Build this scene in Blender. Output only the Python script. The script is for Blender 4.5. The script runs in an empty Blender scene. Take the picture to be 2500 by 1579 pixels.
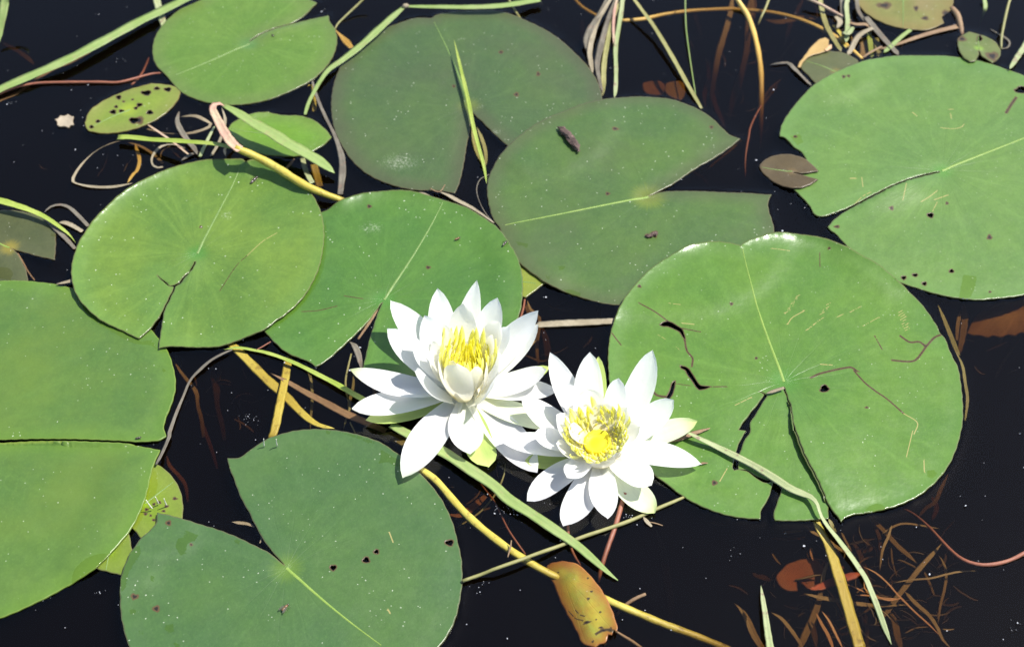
import bpy, bmesh, math, random
import numpy as np
from mathutils import Vector, Matrix
from mathutils.geometry import delaunay_2d_cdt
random.seed(7)
RNG = np.random.default_rng(11)
scene = bpy.context.scene
COL = scene.collection
R = math.radians

# ---------------------------------------------------------------- camera
PITCH, DIST, FOCAL = R(50.0), 0.80, 50.0
CAM = np.array([0.0, -DIST*math.cos(PITCH), DIST*math.sin(PITCH)])
FWD = np.array([0.0, math.cos(PITCH), -math.sin(PITCH)])
UPV = np.array([0.0, math.sin(PITCH), math.cos(PITCH)])
cd = bpy.data.cameras.new('camera')
cd.lens = FOCAL; cd.sensor_width = 36; cd.sensor_fit = 'HORIZONTAL'
cd.clip_start = 0.02; cd.clip_end = 500
cd.dof.use_dof = True; cd.dof.focus_distance = 0.735; cd.dof.aperture_fstop = 11.0
cam = bpy.data.objects.new('camera', cd); COL.objects.link(cam)
cam.location = CAM; cam.rotation_euler = (R(90) - PITCH, 0, 0)
scene.camera = cam

# ---------------------------------------------------------------- light
SUN = Vector((0.52, 0.10, 1.0)).normalized()          # towards the sun
world = bpy.data.worlds.new('World'); scene.world = world; world.use_nodes = True
wn = world.node_tree.nodes; wl = world.node_tree.links
sky = wn.new('ShaderNodeTexSky'); sky.sky_type = 'NISHITA'; sky.sun_disc = False
sky.sun_elevation = math.asin(SUN.z); sky.sun_rotation = math.atan2(SUN.x, SUN.y)
sky.air_density = 1.0; sky.dust_density = 1.0; sky.ozone_density = 1.2
wn['Background'].inputs['Strength'].default_value = 0.115
wl.new(sky.outputs['Color'], wn['Background'].inputs['Color'])
sd = bpy.data.lights.new('sun', 'SUN'); sd.energy = 4.6; sd.angle = R(0.53); sd.color = (1.0, 0.965, 0.90)
sun = bpy.data.objects.new('sun', sd); COL.objects.link(sun)
sun.rotation_euler = SUN.to_track_quat('Z', 'Y').to_euler()
sun.location = SUN*5
scene.view_settings.view_transform = 'Standard'; scene.view_settings.look = 'None'
scene.view_settings.exposure = 0.88; scene.view_settings.gamma = 1.0
scene.view_settings.use_curve_mapping = False
scene.render.engine = 'CYCLES'
scene.cycles.use_denoising = True
scene.cycles.max_bounces = 12; scene.cycles.transparent_max_bounces = 24
scene.cycles.diffuse_bounces = 5
scene.cycles.sample_clamp_indirect = 6.0

# ---------------------------------------------------------------- helpers
KPX = 36.0/FOCAL/2500.0
PXM = 2500.0/(DIST*36.0/FOCAL)                          # photo pixels per metre at the middle of the picture
def ray(px, py):
    d = FWD - UPV*((py-789.5)*KPX); d = d.copy(); d[0] += (px-1250)*KPX
    return d
def at(p, z=0.0):                                       # photo pixel -> point on the level z
    d = ray(*p); t = (z-CAM[2])/d[2]
    return CAM + d*t
def mpp(P):                                             # metres per photo pixel at a point
    return float(np.dot(np.asarray(P)-CAM, FWD))*KPX

def tag(o, label=None, cat=None, group=None, kind='thing'):
    if label: o['label'] = label
    if cat: o['category'] = cat
    if group: o['group'] = group
    if kind: o['kind'] = kind
    return o
def link(name, me, mat=None, parent=None):
    o = bpy.data.objects.new(name, me); COL.objects.link(o)
    if mat: me.materials.append(mat)
    if parent: o.parent = parent
    return o
def mesh(name, V, F, smooth=True):
    me = bpy.data.meshes.new(name); me.from_pydata([tuple(map(float, v)) for v in V], [], F)
    if smooth: me.polygons.foreach_set('use_smooth', [True]*len(me.polygons))
    me.update(); return me
def attr(me, name, vals):
    a = me.attributes.new(name, 'FLOAT', 'POINT'); a.data.foreach_set('value', np.asarray(vals, dtype=np.float32))
def empty(name, loc):
    o = bpy.data.objects.new(name, None); COL.objects.link(o); o.location = loc; o.empty_display_size = 0.01
    return o

def spline(P, step, corner=50):
    """Catmull-Rom through the points, broken at sharp corners, sampled every step (closed loop, numpy in/out)."""
    P = np.asarray(P, float); n = len(P)
    d = np.roll(P, -1, 0) - P
    ang = []
    for i in range(n):
        a, b = d[i-1], d[i]
        c = np.dot(a, b)/(np.linalg.norm(a)*np.linalg.norm(b)+1e-12)
        ang.append(math.degrees(math.acos(max(-1, min(1, c)))) > corner)
    out = []
    for i in range(n):
        p1, p2 = P[i], P[(i+1) % n]
        p0 = P[i-1] if not ang[i] else 2*p1-p2
        p3 = P[(i+2) % n] if not ang[(i+1) % n] else 2*p2-p1
        L = np.linalg.norm(p2-p1)
        # limit the end tangents so uneven spacing makes no loops
        t1 = (p2-p0)*0.5; t2 = (p3-p1)*0.5
        for t in (t1, t2):
            m = np.linalg.norm(t)
            if m > L: t *= L/m
        k = max(1, int(round(L/step)))
        for j in range(k):
            s = j/k
            out.append((2*s**3-3*s**2+1)*p1 + (s**3-2*s**2+s)*t1 + (-2*s**3+3*s**2)*p2 + (s**3-s**2)*t2)
    return np.array(out)
def open_spline(P, k):
    """k samples along a smooth open curve through the points (any dimension)."""
    P = np.asarray(P, float)
    if len(P) == 2: Q = np.array([P[0]+(P[1]-P[0])*s for s in np.linspace(0, 1, 20)])
    else:
        Q = []
        E = np.vstack([2*P[0]-P[1], P, 2*P[-1]-P[-2]])
        for i in range(len(P)-1):
            p0, p1, p2, p3 = E[i], E[i+1], E[i+2], E[i+3]
            t1 = (p2-p0)*0.5; t2 = (p3-p1)*0.5; L = np.linalg.norm((p2-p1)[:2])+1e-9
            for t in (t1, t2):
                m = np.linalg.norm(t[:2])
                if m > 1.2*L: t *= 1.2*L/m
            for s in np.linspace(0, 1, 12, endpoint=False):
                Q.append((2*s**3-3*s**2+1)*p1 + (s**3-2*s**2+s)*t1 + (-2*s**3+3*s**2)*p2 + (s**3-s**2)*t2)
        Q.append(P[-1]); Q = np.array(Q)
    L = np.concatenate([[0], np.cumsum(np.linalg.norm(np.diff(Q[:, :2], axis=0), axis=1))])
    u = np.linspace(0, L[-1], k)
    return np.stack([np.interp(u, L, Q[:, j]) for j in range(Q.shape[1])], 1)
def inside(P, X, Y):
    P = np.asarray(P); res = np.zeros(X.shape, bool); j = len(P)-1
    for i in range(len(P)):
        xi, yi = P[i][0], P[i][1]; xj, yj = P[j][0], P[j][1]
        if yi != yj:
            res ^= ((yi > Y) != (yj > Y)) & (X < (xj-xi)*(Y-yi)/(yj-yi)+xi)
        j = i
    return res
def mind(Q, S, chunk=2000):                             # distance of each Q to the nearest S
    out = np.empty(len(Q))
    for i in range(0, len(Q), chunk):
        q = Q[i:i+chunk]
        out[i:i+chunk] = np.sqrt(((q[:, None, :]-S[None])**2).sum(2).min(1))
    return out
# ---------------------------------------------------------------- materials
class NT:
    """tiny helper for writing node trees as expressions"""
    def __init__(s, name):
        s.m = bpy.data.materials.new(name); s.m.use_nodes = True
        s.t = s.m.node_tree; s.n = s.t.nodes; s.n.clear()
        s.out = s.n.new('ShaderNodeOutputMaterial')
    def put(s, sock, v):
        if v is None: return
        if hasattr(v, 'is_output'): s.t.links.new(v, sock)
        elif isinstance(v, (tuple, list)) and len(v) == 3 and sock.type == 'RGBA': sock.default_value = (*v, 1)
        else: sock.default_value = v
    def math(s, op, a, b=None, c=None, clamp=False):
        n = s.n.new('ShaderNodeMath'); n.operation = op; n.use_clamp = clamp
        for i, v in enumerate((a, b, c)): s.put(n.inputs[i], v)
        return n.outputs[0]
    def mix(s, f, a, b, mode='MIX'):
        n = s.n.new('ShaderNodeMix'); n.data_type = 'RGBA'; n.blend_type = mode
        s.put(n.inputs[0], f); s.put(n.inputs[6], a); s.put(n.inputs[7], b)
        return n.outputs[2]
    def ramp(s, v, lo, hi, a=0.0, b=1.0):
        n = s.n.new('ShaderNodeMapRange'); n.interpolation_type = 'SMOOTHSTEP'
        for k, q in zip(range(5), (v, lo, hi, a, b)): s.put(n.inputs[k], q)
        return n.outputs[0]
    def coord(s, kind='Object'):
        return s.n.new('ShaderNodeTexCoord').outputs[kind]
    def sep(s, v):
        n = s.n.new('ShaderNodeSeparateXYZ'); s.put(n.inputs[0], v); return n.outputs
    def vec(s, x, y, z=0.0):
        n = s.n.new('ShaderNodeCombineXYZ')
        for i, v in enumerate((x, y, z)): s.put(n.inputs[i], v)
        return n.outputs[0]
    def noise(s, v, scale, detail=3, rough=0.55, dist=0.0):
        n = s.n.new('ShaderNodeTexNoise'); s.put(n.inputs['Vector'], v)
        n.inputs['Scale'].default_value = scale; n.inputs['Detail'].default_value = detail
        n.inputs['Roughness'].default_value = rough; n.inputs['Distortion'].default_value = dist
        return n.outputs[0]
    def voro(s, v, scale, rand=1.0):
        n = s.n.new('ShaderNodeTexVoronoi'); s.put(n.inputs['Vector'], v)
        n.inputs['Scale'].default_value = scale; n.inputs['Randomness'].default_value = rand
        return n.outputs['Distance'], n.outputs['Color']
    def attr(s, name):
        n = s.n.new('ShaderNodeAttribute'); n.attribute_name = name; return n.outputs['Fac']
    def offs(s, v, d):
        n = s.n.new('ShaderNodeVectorMath'); n.operation = 'ADD'; s.put(n.inputs[0], v); n.inputs[1].default_value = d
        return n.outputs[0]
    def bump(s, h, strength, dist):
        n = s.n.new('ShaderNodeBump'); n.inputs['Strength'].default_value = strength
        n.inputs['Distance'].default_value = dist; s.put(n.inputs['Height'], h); return n.outputs[0]
    def bsdf(s, col, rough, spec=0.5, normal=None, **kw):
        n = s.n.new('ShaderNodeBsdfPrincipled')
        s.put(n.inputs['Base Color'], col); s.put(n.inputs['Roughness'], rough)
        s.put(n.inputs['Specular IOR Level'], spec)
        if normal is not None: s.put(n.inputs['Normal'], normal)
        for k, v in kw.items(): s.put(n.inputs[k.replace('_', ' ')], v)
        return n.outputs[0]
    def done(s, sh, vol=None):
        s.t.links.new(sh, s.out.inputs['Surface'])
        if vol is not None: s.t.links.new(vol, s.out.inputs['Volume'])
        return s.m
def trans(t, col, normal=None):
    n = t.n.new('ShaderNodeBsdfTranslucent'); t.put(n.inputs[0], col)
    return n.outputs[0]
def mixsh(t, f, a, b):
    n = t.n.new('ShaderNodeMixShader'); t.put(n.inputs[0], f); t.t.links.new(a, n.inputs[1]); t.t.links.new(b, n.inputs[2])
    return n.outputs[0]

def pad_material(name, a, b, edge=(0.10, 0.10, 0.05), edge_k=0.25, glow=(0.20, 0.36, 0.02), rough=0.38,
                 specks=1.0, seed=0, vein=1.0, blotch=None, blotch_k=0.0, rim=(0.10, 0.07, 0.04), glow_r=0.011, ns=1.0):
    """waxy lily leaf: two greens in soft patches, radial veins from the navel, specks of dust and painted glints, browned holes, wet patches"""
    t = NT(name)
    P = t.coord(); x, y, z = t.sep(P)
    r = t.math('SQRT', t.math('ADD', t.math('MULTIPLY', x, x), t.math('MULTIPLY', y, y)))
    ang = t.math('ARCTAN2', y, x)
    Q = t.offs(P, (seed*1.7, seed*0.9, seed*3.1))
    big = t.noise(Q, 22*ns, 3, 0.5)
    c = t.mix(t.ramp(big, 0.32, 0.68), a, b)
    mid = t.noise(Q, 160, 4, 0.6)
    c = t.mix(t.ramp(mid, 0.3, 0.7, 0.0, 0.30), c, tuple(q*0.68 for q in a))
    c = t.mix(t.ramp(t.noise(Q, 620, 3, 0.65), 0.45, 0.75, 0.0, 0.28), c, tuple(q*1.35 for q in b))
    if blotch:
        c = t.mix(t.math('MULTIPLY', t.ramp(t.noise(t.offs(Q, (5, 5, 5)), 14*ns, 4, 0.6), 0.42, 0.72), blotch_k), c, blotch)
    # veins: forked streaks in (angle, radius) space
    wob = t.math('MULTIPLY', t.math('SUBTRACT', t.noise(Q, 60, 2), 0.5), 0.10)
    a2 = t.math('ADD', ang, wob)
    streak = t.noise(t.vec(t.math('MULTIPLY', a2, 9.0), t.math('MULTIPLY', r, 14.0), seed*2.0), 1.0, 4, 0.62)
    fall = t.math('MULTIPLY', t.ramp(r, 0.004, 0.02), t.ramp(r, 0.075, 0.11, 1.0, 0.3))
    c = t.mix(t.math('MULTIPLY', t.ramp(streak, 0.50, 0.75), t.math('MULTIPLY', fall, 0.20*vein)), c, tuple(min(1, q*1.55+0.01) for q in b))
    c = t.mix(t.math('MULTIPLY', t.ramp(streak, 0.47, 0.25), t.math('MULTIPLY', fall, 0.20*vein)), c, tuple(q*0.62 for q in a))
    ridge = t.math('ABSOLUTE', t.math('SUBTRACT', t.math('FRACT', t.math('MULTIPLY', a2, 2.9)), 0.5))
    vline = t.math('MULTIPLY', t.ramp(ridge, 0.045, 0.0), t.ramp(r, 0.006, 0.055, 1.0, 0.0))
    c = t.mix(t.math('MULTIPLY', vline, 0.13*vein), c, tuple(q*0.6 for q in a))
    # navel
    g = t.ramp(t.math('ADD', r, t.math('MULTIPLY', t.math('SUBTRACT', streak, 0.5), 0.012)), 0.0012, glow_r*0.85, 0.62, 0.0)
    c = t.mix(g, c, glow)
    # rim of another colour
    e = t.attr('edge')
    en = t.math('ADD', e, t.math('MULTIPLY', t.math('SUBTRACT', mid, 0.5), 0.006))
    c = t.mix(t.ramp(en, 0.014/ns**0.5, 0.0, 0.0, edge_k), c, edge)
    c = t.mix(t.ramp(e, 0.0008, 0.0001, 0.0, 0.55), c, rim)
    # wet, brown, scars
    wet = t.attr('wet'); dam = t.attr('damage'); scar = t.attr('scar')
    wn_ = t.ramp(t.math('ADD', wet, t.math('MULTIPLY', t.math('SUBTRACT', t.noise(Q, 300, 2), 0.5), 0.5)), 0.40, 0.58)
    c = t.mix(t.math('MULTIPLY', wn_, 0.42), c, tuple(q*k for q, k in zip(b, (0.85, 0.80, 0.30))))
    dn = t.math('ADD', dam, t.math('MULTIPLY', t.math('SUBTRACT', t.noise(Q, 700, 2), 0.5), 0.3))
    c = t.mix(t.ramp(dn, 0.30, 0.62), c, (0.070, 0.045, 0.018))
    c = t.mix(t.ramp(dn, 0.80, 0.98), c, (0.012, 0.009, 0.007))
    c = t.mix(t.ramp(scar, 0.35, 0.75, 0.0, 0.85), c, (0.27, 0.23, 0.085))
    # pale specks: dust, plus sun sparkles painted in as white dots
    wv = t.n.new('ShaderNodeTexNoise'); t.put(wv.inputs['Vector'], Q); wv.inputs['Scale'].default_value = 900
    vm = t.n.new('ShaderNodeVectorMath'); vm.operation = 'MULTIPLY_ADD'; t.put(vm.inputs[0], wv.outputs['Color']); vm.inputs[1].default_value = (0.0011,)*3; t.put(vm.inputs[2], Q)
    QD = vm.outputs[0]
    d1, k1 = t.voro(QD, 170); k1 = t.sep(k1)
    s1 = t.math('MULTIPLY', t.ramp(d1, t.math('MULTIPLY_ADD', t.math('POWER', k1[2], 3.0), 0.10, 0.045), 0.02), t.math('GREATER_THAN', k1[0], t.ramp(t.noise(t.offs(Q, (7, 1, 6)), 26, 3), 0.30, 0.75, 0.95, 0.62)))
    d2, k2 = t.voro(t.offs(QD, (9, 3, 1)), 480); k2 = t.sep(k2)
    dens = t.ramp(t.noise(t.offs(Q, (2, 8, 4)), 30, 3), 0.40, 0.80, 0.985, 0.70)
    s2 = t.math('MULTIPLY', t.ramp(d2, 0.22, 0.12), t.math('GREATER_THAN', k2[1], dens))
    film = t.attr('dust')
    s3 = t.math('MULTIPLY', t.ramp(t.math('MULTIPLY', film, t.noise(Q, 750, 5, 0.85)), 0.44, 0.70), 0.32)
    fade = t.math('MULTIPLY_ADD', k1[1], 0.75, 0.2)
    s1 = t.math('MULTIPLY', s1, fade); s2 = t.math('MULTIPLY', s2, t.math('MULTIPLY_ADD', k2[2], 0.6, 0.15))
    sp = t.math('MULTIPLY', t.math('MAXIMUM', t.math('MAXIMUM', s1, t.math('MULTIPLY', s2, 0.8)), s3), specks, clamp=True)
    c = t.mix(sp, c, (0.74, 0.75, 0.62))
    rg = t.math('ADD', rough, t.math('MULTIPLY', t.math('SUBTRACT', t.noise(Q, 90, 3), 0.5), 0.22))
    rg = t.math('ADD', rg, t.math('MULTIPLY', wn_, -0.26))
    rg = t.math('ADD', rg, t.ramp(e, 0.007, 0.0, 0.0, -0.10))
    h = t.math('ADD', t.math('MULTIPLY', t.noise(Q, 420, 4, 0.6), 0.35), t.math('MULTIPLY', streak, t.math('MULTIPLY', fall, 0.22*vein)))
    h = t.math('ADD', h, t.math('MULTIPLY', vline, -0.22*vein))
    h = t.math('ADD', h, t.math('MULTIPLY', t.noise(Q, 70, 2), 1.2))
    nb = t.bump(h, 0.34, 0.0009)
    return t.done(t.bsdf(c, rg, 0.34, nb))

FIB = 1.0
def plain_material(name, a, b, rough=0.5, scale=60, streak=None, spots=None, spots_k=0.5, translucent=0.0, spec=0.4):
    """stems and grass: colour varied along the blade, fine fibres lengthways (u across, v along)"""
    t = NT(name); a = tuple(q*0.86 for q in a); b = tuple(q*0.86 for q in b)
    u = t.attr('u'); v = t.attr('v'); P = t.coord()
    n1 = t.noise(P, scale, 4, 0.6)
    c = t.mix(t.ramp(n1, 0.3, 0.7), a, b)
    fib = t.noise(t.vec(t.math('MULTIPLY', u, 7.0), t.math('MULTIPLY', v, 22.0), 0.0), 1.0, 4, 0.65)
    c = t.mix(t.ramp(fib, 0.42, 0.72, 0.0, 0.45), c, streak if streak else tuple(q*0.55 for q in a))
    if spots:
        c = t.mix(t.math('MULTIPLY', t.ramp(t.noise(t.offs(P, (3, 1, 2)), 210, 4, 0.7), 0.56, 0.66), spots_k), c, spots)
    nb = t.bump(fib, 0.5, 0.0005)
    sh = t.bsdf(c, rough, spec, nb)
    if translucent: sh = mixsh(t, translucent, sh, trans(t, c))
    return t.done(sh)

MAT = {}
MAT['blade'] = plain_material('green_grass', (0.23, 0.33, 0.085), (0.31, 0.39, 0.14), 0.45, 30, (0.15, 0.24, 0.05), (0.30, 0.22, 0.12), 0.35, 0.2)
MAT['pale_blade'] = plain_material('pale_grass', (0.30, 0.36, 0.15), (0.39, 0.42, 0.22), 0.5, 40, (0.24, 0.29, 0.13), (0.20, 0.12, 0.09), 0.8, 0.15)
MAT['olive'] = plain_material('olive_stem', (0.22, 0.21, 0.07), (0.30, 0.28, 0.11), 0.45, 50, (0.12, 0.12, 0.03))
MAT['lime'] = plain_material('lime_grass', (0.27, 0.36, 0.05), (0.38, 0.45, 0.10), 0.4, 50, (0.16, 0.24, 0.03), translucent=0.15)
MAT['dry'] = plain_material('dry_grass', (0.22, 0.18, 0.11), (0.33, 0.28, 0.19), 0.7, 80, (0.11, 0.08, 0.05))
MAT['grey'] = plain_material('grey_dead_grass', (0.105, 0.090, 0.066), (0.18, 0.16, 0.12), 0.85, 90, (0.07, 0.055, 0.045), (0.16, 0.10, 0.07), 0.5)
MAT['yellow'] = plain_material('yellow_stalk', (0.44, 0.345, 0.045), (0.50, 0.43, 0.085), 0.4, 40, (0.27, 0.19, 0.02), (0.12, 0.07, 0.02), 0.55)
MAT['orange'] = plain_material('orange_stalk', (0.55, 0.36, 0.08), (0.62, 0.45, 0.13), 0.45, 40, (0.40, 0.20, 0.03))
MAT['red'] = plain_material('red_stem', (0.23, 0.075, 0.04), (0.31, 0.12, 0.065), 0.45, 60, (0.14, 0.04, 0.03), (0.10, 0.05, 0.04), 0.5)
MAT['brown'] = plain_material('brown_stem', (0.20, 0.12, 0.06), (0.29, 0.19, 0.10), 0.55, 60, (0.10, 0.05, 0.03))
MAT['weed'] = plain_material('brown_weed', (0.30, 0.22, 0.11), (0.42, 0.33, 0.17), 0.7, 60, (0.22, 0.12, 0.05))
MAT['redweed'] = plain_material('red_weed', (0.38, 0.17, 0.07), (0.46, 0.26, 0.11), 0.7, 60, (0.30, 0.09, 0.03))
MAT['sheath'] = plain_material('pink_sheath', (0.42, 0.24, 0.18), (0.46, 0.38, 0.24), 0.5, 90, (0.30, 0.12, 0.10), (0.20, 0.08, 0.06), 0.4)
MAT['rib'] = plain_material('leaf_midrib', (0.17, 0.27, 0.045), (0.23, 0.32, 0.06), 0.45, 200, (0.13, 0.22, 0.035))
MAT['rib_dim'] = plain_material('dull_midrib', (0.12, 0.20, 0.05), (0.16, 0.24, 0.06), 0.4, 200, (0.12, 0.20, 0.05))
# ---------------------------------------------------------------- traced points
# points were read off enlarged views of the photograph; T() turns them into photo pixels (2500 x 1579)
TK = 1901/700.0
ROW = (0, 500, 1019)
def T(c, r, s):
    out = []
    for w in s.split():
        q = w.split(',')
        out.append((600*c + float(q[0])/TK, ROW[r] + float(q[1])/TK))
    return out

PAD = {}      # name -> dict(outline, navel, rib end)
def pad(key, outline, navel, rib, **kw):
    PAD[key] = dict(out=outline, navel=navel[0], rib=rib[0], **kw)

pad('topleft',
    T(0,0,'1330,0 1250,35 1180,70 1090,150 1035,230 1012,310 1015,380 1040,440 1100,500 1150,560 1200,610 1290,655 1400,685 1520,697 1640,690 1750,670 1830,645')
    + T(1,0,'250,625 350,580 440,530 510,470 570,390 600,310 605,250 590,190 560,150 548,105 430,127 300,158 200,185 100,224 42,262 25,272 36,259 99,220 200,181 300,154 350,128 390,100 430,62 472,20 400,-8 300,-40 150,-65 0,-75 -180,-72'),
    T(1,0,'20,285'), T(0,0,'1150,500'))
pad('dark_top',
    T(1,0,'1480,725 1492,800 1482,880 1465,960 1450,1060 1430,1160 1410,1230 1385,1282 1330,1272 1250,1262 1150,1262 1050,1248 920,1210 800,1150 700,1060 640,970 595,880 572,780 566,680 580,570 610,480 655,390 720,310 820,240 920,190 1040,145 1130,120 1230,120 1262,100 1350,82 1480,72 1600,70 1700,80 1800,110')
    + T(2,0,'200,125 300,170 400,225 480,285 560,360 630,430 680,500 715,570 735,660 730,760 690,870 600,980 480,1060 350,1090 250,1080 110,970')
    + T(1,0,'1650,890 1570,810 1515,760'),
    T(1,0,'1480,700'), T(1,0,'1240,130'))
pad('mid_right',
    T(1,0,'1690,1525 1640,1450 1610,1350 1600,1260 1610,1180 1640,1110 1680,1040 1740,970')
    + T(2,0,'200,890 300,820 400,770 500,730 600,690 730,660 830,648 950,640 1080,645 1180,655 1280,685 1380,730 1470,790 1540,860 1590,900 1650,920 1600,962 1530,1012 1450,1062 1380,1100 1300,1152 1240,1195 1180,1232 1130,1258 1080,1282 1045,1297 1130,1272 1250,1266 1400,1268 1550,1275 1700,1280 1800,1288 1858,1290 1835,1340 1840,1400 1860,1460')
    + T(2,1,'1875,180 1850,280 1750,420 1600,540 1400,630 1150,680 845,665 750,655 650,630 550,600 450,560 360,515 280,460 200,398 110,310 50,220'),
    T(2,0,'1040,1300'), T(2,0,'60,1495'))
pad('torn_right',
    T(2,1,'1645,268 1600,255 1520,243 1450,240 1380,250 1300,270 1220,310 1130,365 1050,420 980,490 920,560 870,630 835,700 810,770 790,840 778,920 772,1000 775,1080')
    + [(1490,950),(1505,1010),(1530,1070),(1560,1115)]
    + T(2,2,'1100,390 1170,440 1230,490 1290,530 1380,580 1480,620 1580,650 1680,665 1782,670 1790,610 1830,545 1860,460 1866,425 1800,425 1740,385 1690,352 1640,340 1610,345 1600,330 1612,270 1640,170 1690,80')
    + T(2,1,'1640,1480 1680,1420 1740,1340 1790,1275 1812,1235 1780,1215 1820,1232 1830,1245 1790,1310 1750,1380 1715,1440 1715,1500')
    + T(2,2,'1685,130 1660,190 1640,250 1636,340 1690,345 1760,385 1830,410 1868,410 1935,420')
    + T(3,2,'300,458 275,530 245,620 240,660 250,680 350,683 450,680 530,674 605,668 604,600 596,520 556,400 506,285 470,200 436,100 404,0')
    + T(3,1,'368,1330 336,1260 309,1195 317,1185 348,1258 381,1335 416,1440')
    + T(3,2,'448,98 481,190 518,277 567,390 607,512 622,570 650,622 695,690 720,662 780,642 870,630 960,611 1040,590 1120,560 1200,520 1280,460 1350,390 1400,320 1440,240 1470,150 1490,60 1496,0')
    + T(3,1,'1496,1320 1485,1200 1465,1080 1430,1010 1400,940 1380,885 1345,850 1330,810 1280,730 1220,650 1150,580 1080,510 1000,440 920,385 830,340 760,300 680,270 600,240 500,215 400,200 300,187 230,190 150,210 80,230 35,255 22,272'),
    T(3,1,'312,1165'), T(2,1,'1655,290'))
pad('flower_pad',
    T(1,0,'505,1405 600,1350 680,1315 780,1285 900,1268 1000,1262 1100,1270 1200,1292 1310,1320 1400,1350 1480,1385 1560,1430 1640,1480')
    + T(1,1,'1700,180 1760,270 1800,340 1825,420 1837,500 1835,600 1822,700 1790,780 1720,920 1580,1050 1400,1120 1200,1140 1000,1130 850,1105 773,1092 787,1030 803,960 822,880 847,800 872,720 888,680 908,645 895,655 868,692 830,748 780,803 720,863 650,928 580,993 520,1043 460,1074 430,1045 370,1020 300,995 230,950 170,890 120,830 60,740 30,600 50,400 150,200 300,80'),
    T(1,1,'915,622'), T(1,0,'1315,1330'))
pad('left_mid',
    T(0,0,'1635,1092 1610,1072 1580,1065 1480,1055 1350,1058 1230,1075 1120,1105 1000,1155 880,1215 780,1285 700,1360 620,1440')
    + T(0,1,'560,170 520,230 495,300 478,380 472,450 480,520 500,580 535,640 590,700 650,750 730,795 820,835 880,868 920,883 960,850 1000,810 1030,770 1060,730 1078,692 1108,632 1143,562 1152,540 1130,534 1095,500 1035,442 1092,510 1122,530 1150,528 1185,508 1226,460 1256,400 1280,340 1290,345 1268,402 1236,464 1195,515 1165,535 1150,570 1118,635 1090,690 1080,740 1067,820 1056,900 1050,950 1100,938 1200,938 1350,943 1450,938 1550,910 1650,870 1750,830 1830,770')
    + T(1,1,'260,730 340,660 400,590 460,480 490,400 510,300 520,200 515,120 500,50')
    + T(1,0,'470,1340 430,1280 350,1210 270,1155')
    + T(0,0,'1800,1105 1750,1090 1700,1080 1655,1082'),
    T(0,1,'1305,315'), T(0,0,'1600,1120'))
pad('far_left',
    T(0,1,'0,503 80,500 170,503 250,512 340,522 430,540 490,555 600,600 700,640 850,720 960,790 1040,870 1100,950 1130,1010 1150,1080 1163,1150 1163,1220 1150,1280 1130,1340 1105,1400 1090,1450')
    + T(0,2,'1088,80 1105,125 1060,150 980,161 900,166 800,161 600,158 400,156 200,153 0,151 -200,152 -500,165 -490,175 -200,173 0,172 200,170 400,170 600,172 800,175 900,185 980,198 1062,215 1045,255 1020,310 1000,380 985,450 965,530 930,620 880,720 820,800 740,890 640,990 540,1060 440,1120 340,1175 240,1225 120,1280 0,1328 -220,1385 -560,1400 -950,1300 -1240,1000 -1350,600 -1310,200 -1180,-200 -980,-500 -700,-750 -350,-880'),
    T(0,2,'-510,170'), T(0,2,'-1300,190'))
pad('front',
    T(0,2,'1507,265 1522,335 1553,412 1593,520 1643,610 1693,710 1743,800 1793,870 1850,938 1886,975 1848,948 1800,903 1720,858 1630,812 1530,767 1420,727 1300,692 1200,662 1110,639 1040,628 1035,690 1000,740 940,790 895,850 860,900 835,960 812,1020 798,1100 795,1200 800,1290 815,1380 835,1460 860,1521 910,1630 1000,1750 1200,1880 1450,1960')
    + T(1,2,'70,1980 350,1960 700,1880 1000,1770 1180,1640 1280,1521 1340,1440 1380,1360 1405,1280 1422,1200 1435,1100 1435,1000 1428,920 1405,820 1380,720 1340,620 1290,530 1230,450 1165,380 1100,320 1040,265 950,200 880,160 790,125 700,100 600,82 500,74 420,75 320,85 220,110 140,140 60,190 0,235 -35,258 -70,268'),
    T(1,2,'270,990'), T(1,2,'920,1521'))
pad('top_right',
    T(3,0,'280,905 290,840 320,780 370,710 430,640 500,570 600,505 700,455 800,415 900,390 1000,375 1120,368 1250,368 1400,372 1550,392 1700,430 1800,465 1900,500 2010,550 2150,650 2280,800 2350,1000 2350,1200 2310,1400 2250,1600 2150,1770 2050,1880')
    + T(3,1,'1900,595 1800,612 1700,622 1600,630 1500,622 1400,608 1300,585 1200,555 1088,518 960,455 850,385 770,308 740,285 700,245 660,200 620,170 598,145')
    + T(3,0,'620,1480 660,1440 720,1398 800,1354 900,1302 1050,1228 1200,1176 1340,1142 1344,1134 1200,1166 1050,1218 900,1290 800,1342 740,1373 690,1393 620,1420 560,1435 512,1420 480,1365 430,1310 375,1255 400,1210 425,1150 440,1090 455,1055 420,1005 370,970 340,935 310,910'),
    T(3,0,'1360,1125'), T(3,0,'2300,760'))
pad('tiny_brown',
    T(3,0,'148,1105 165,1075 210,1045 270,1027 340,1023 400,1035 450,1055 500,1095 540,1135 430,1149 375,1140 372,1146 430,1160 538,1190 480,1225 420,1245 350,1243 280,1225 220,1190 170,1145'),
    T(3,0,'362,1142'), T(3,0,'160,1105'))
pad('grey_small',
    T(3,0,'415,430 430,390 470,355 540,340 620,340 700,350 760,375 800,405 800,480 720,560 620,600 560,580 515,550 470,500 430,460'),
    T(3,0,'660,470'), T(3,0,'450,400'))
pad('yellow_top',
    T(3,0,'775,0 800,30 850,85 920,130 1000,165 1100,190 1200,200 1260,200 1320,180 1370,155 1355,110 1390,90 1420,60 1435,0 1430,-60 1300,-150 1100,-170 900,-120 790,-40'),
    T(3,0,'1100,-40'), T(3,0,'1100,190'))
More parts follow.
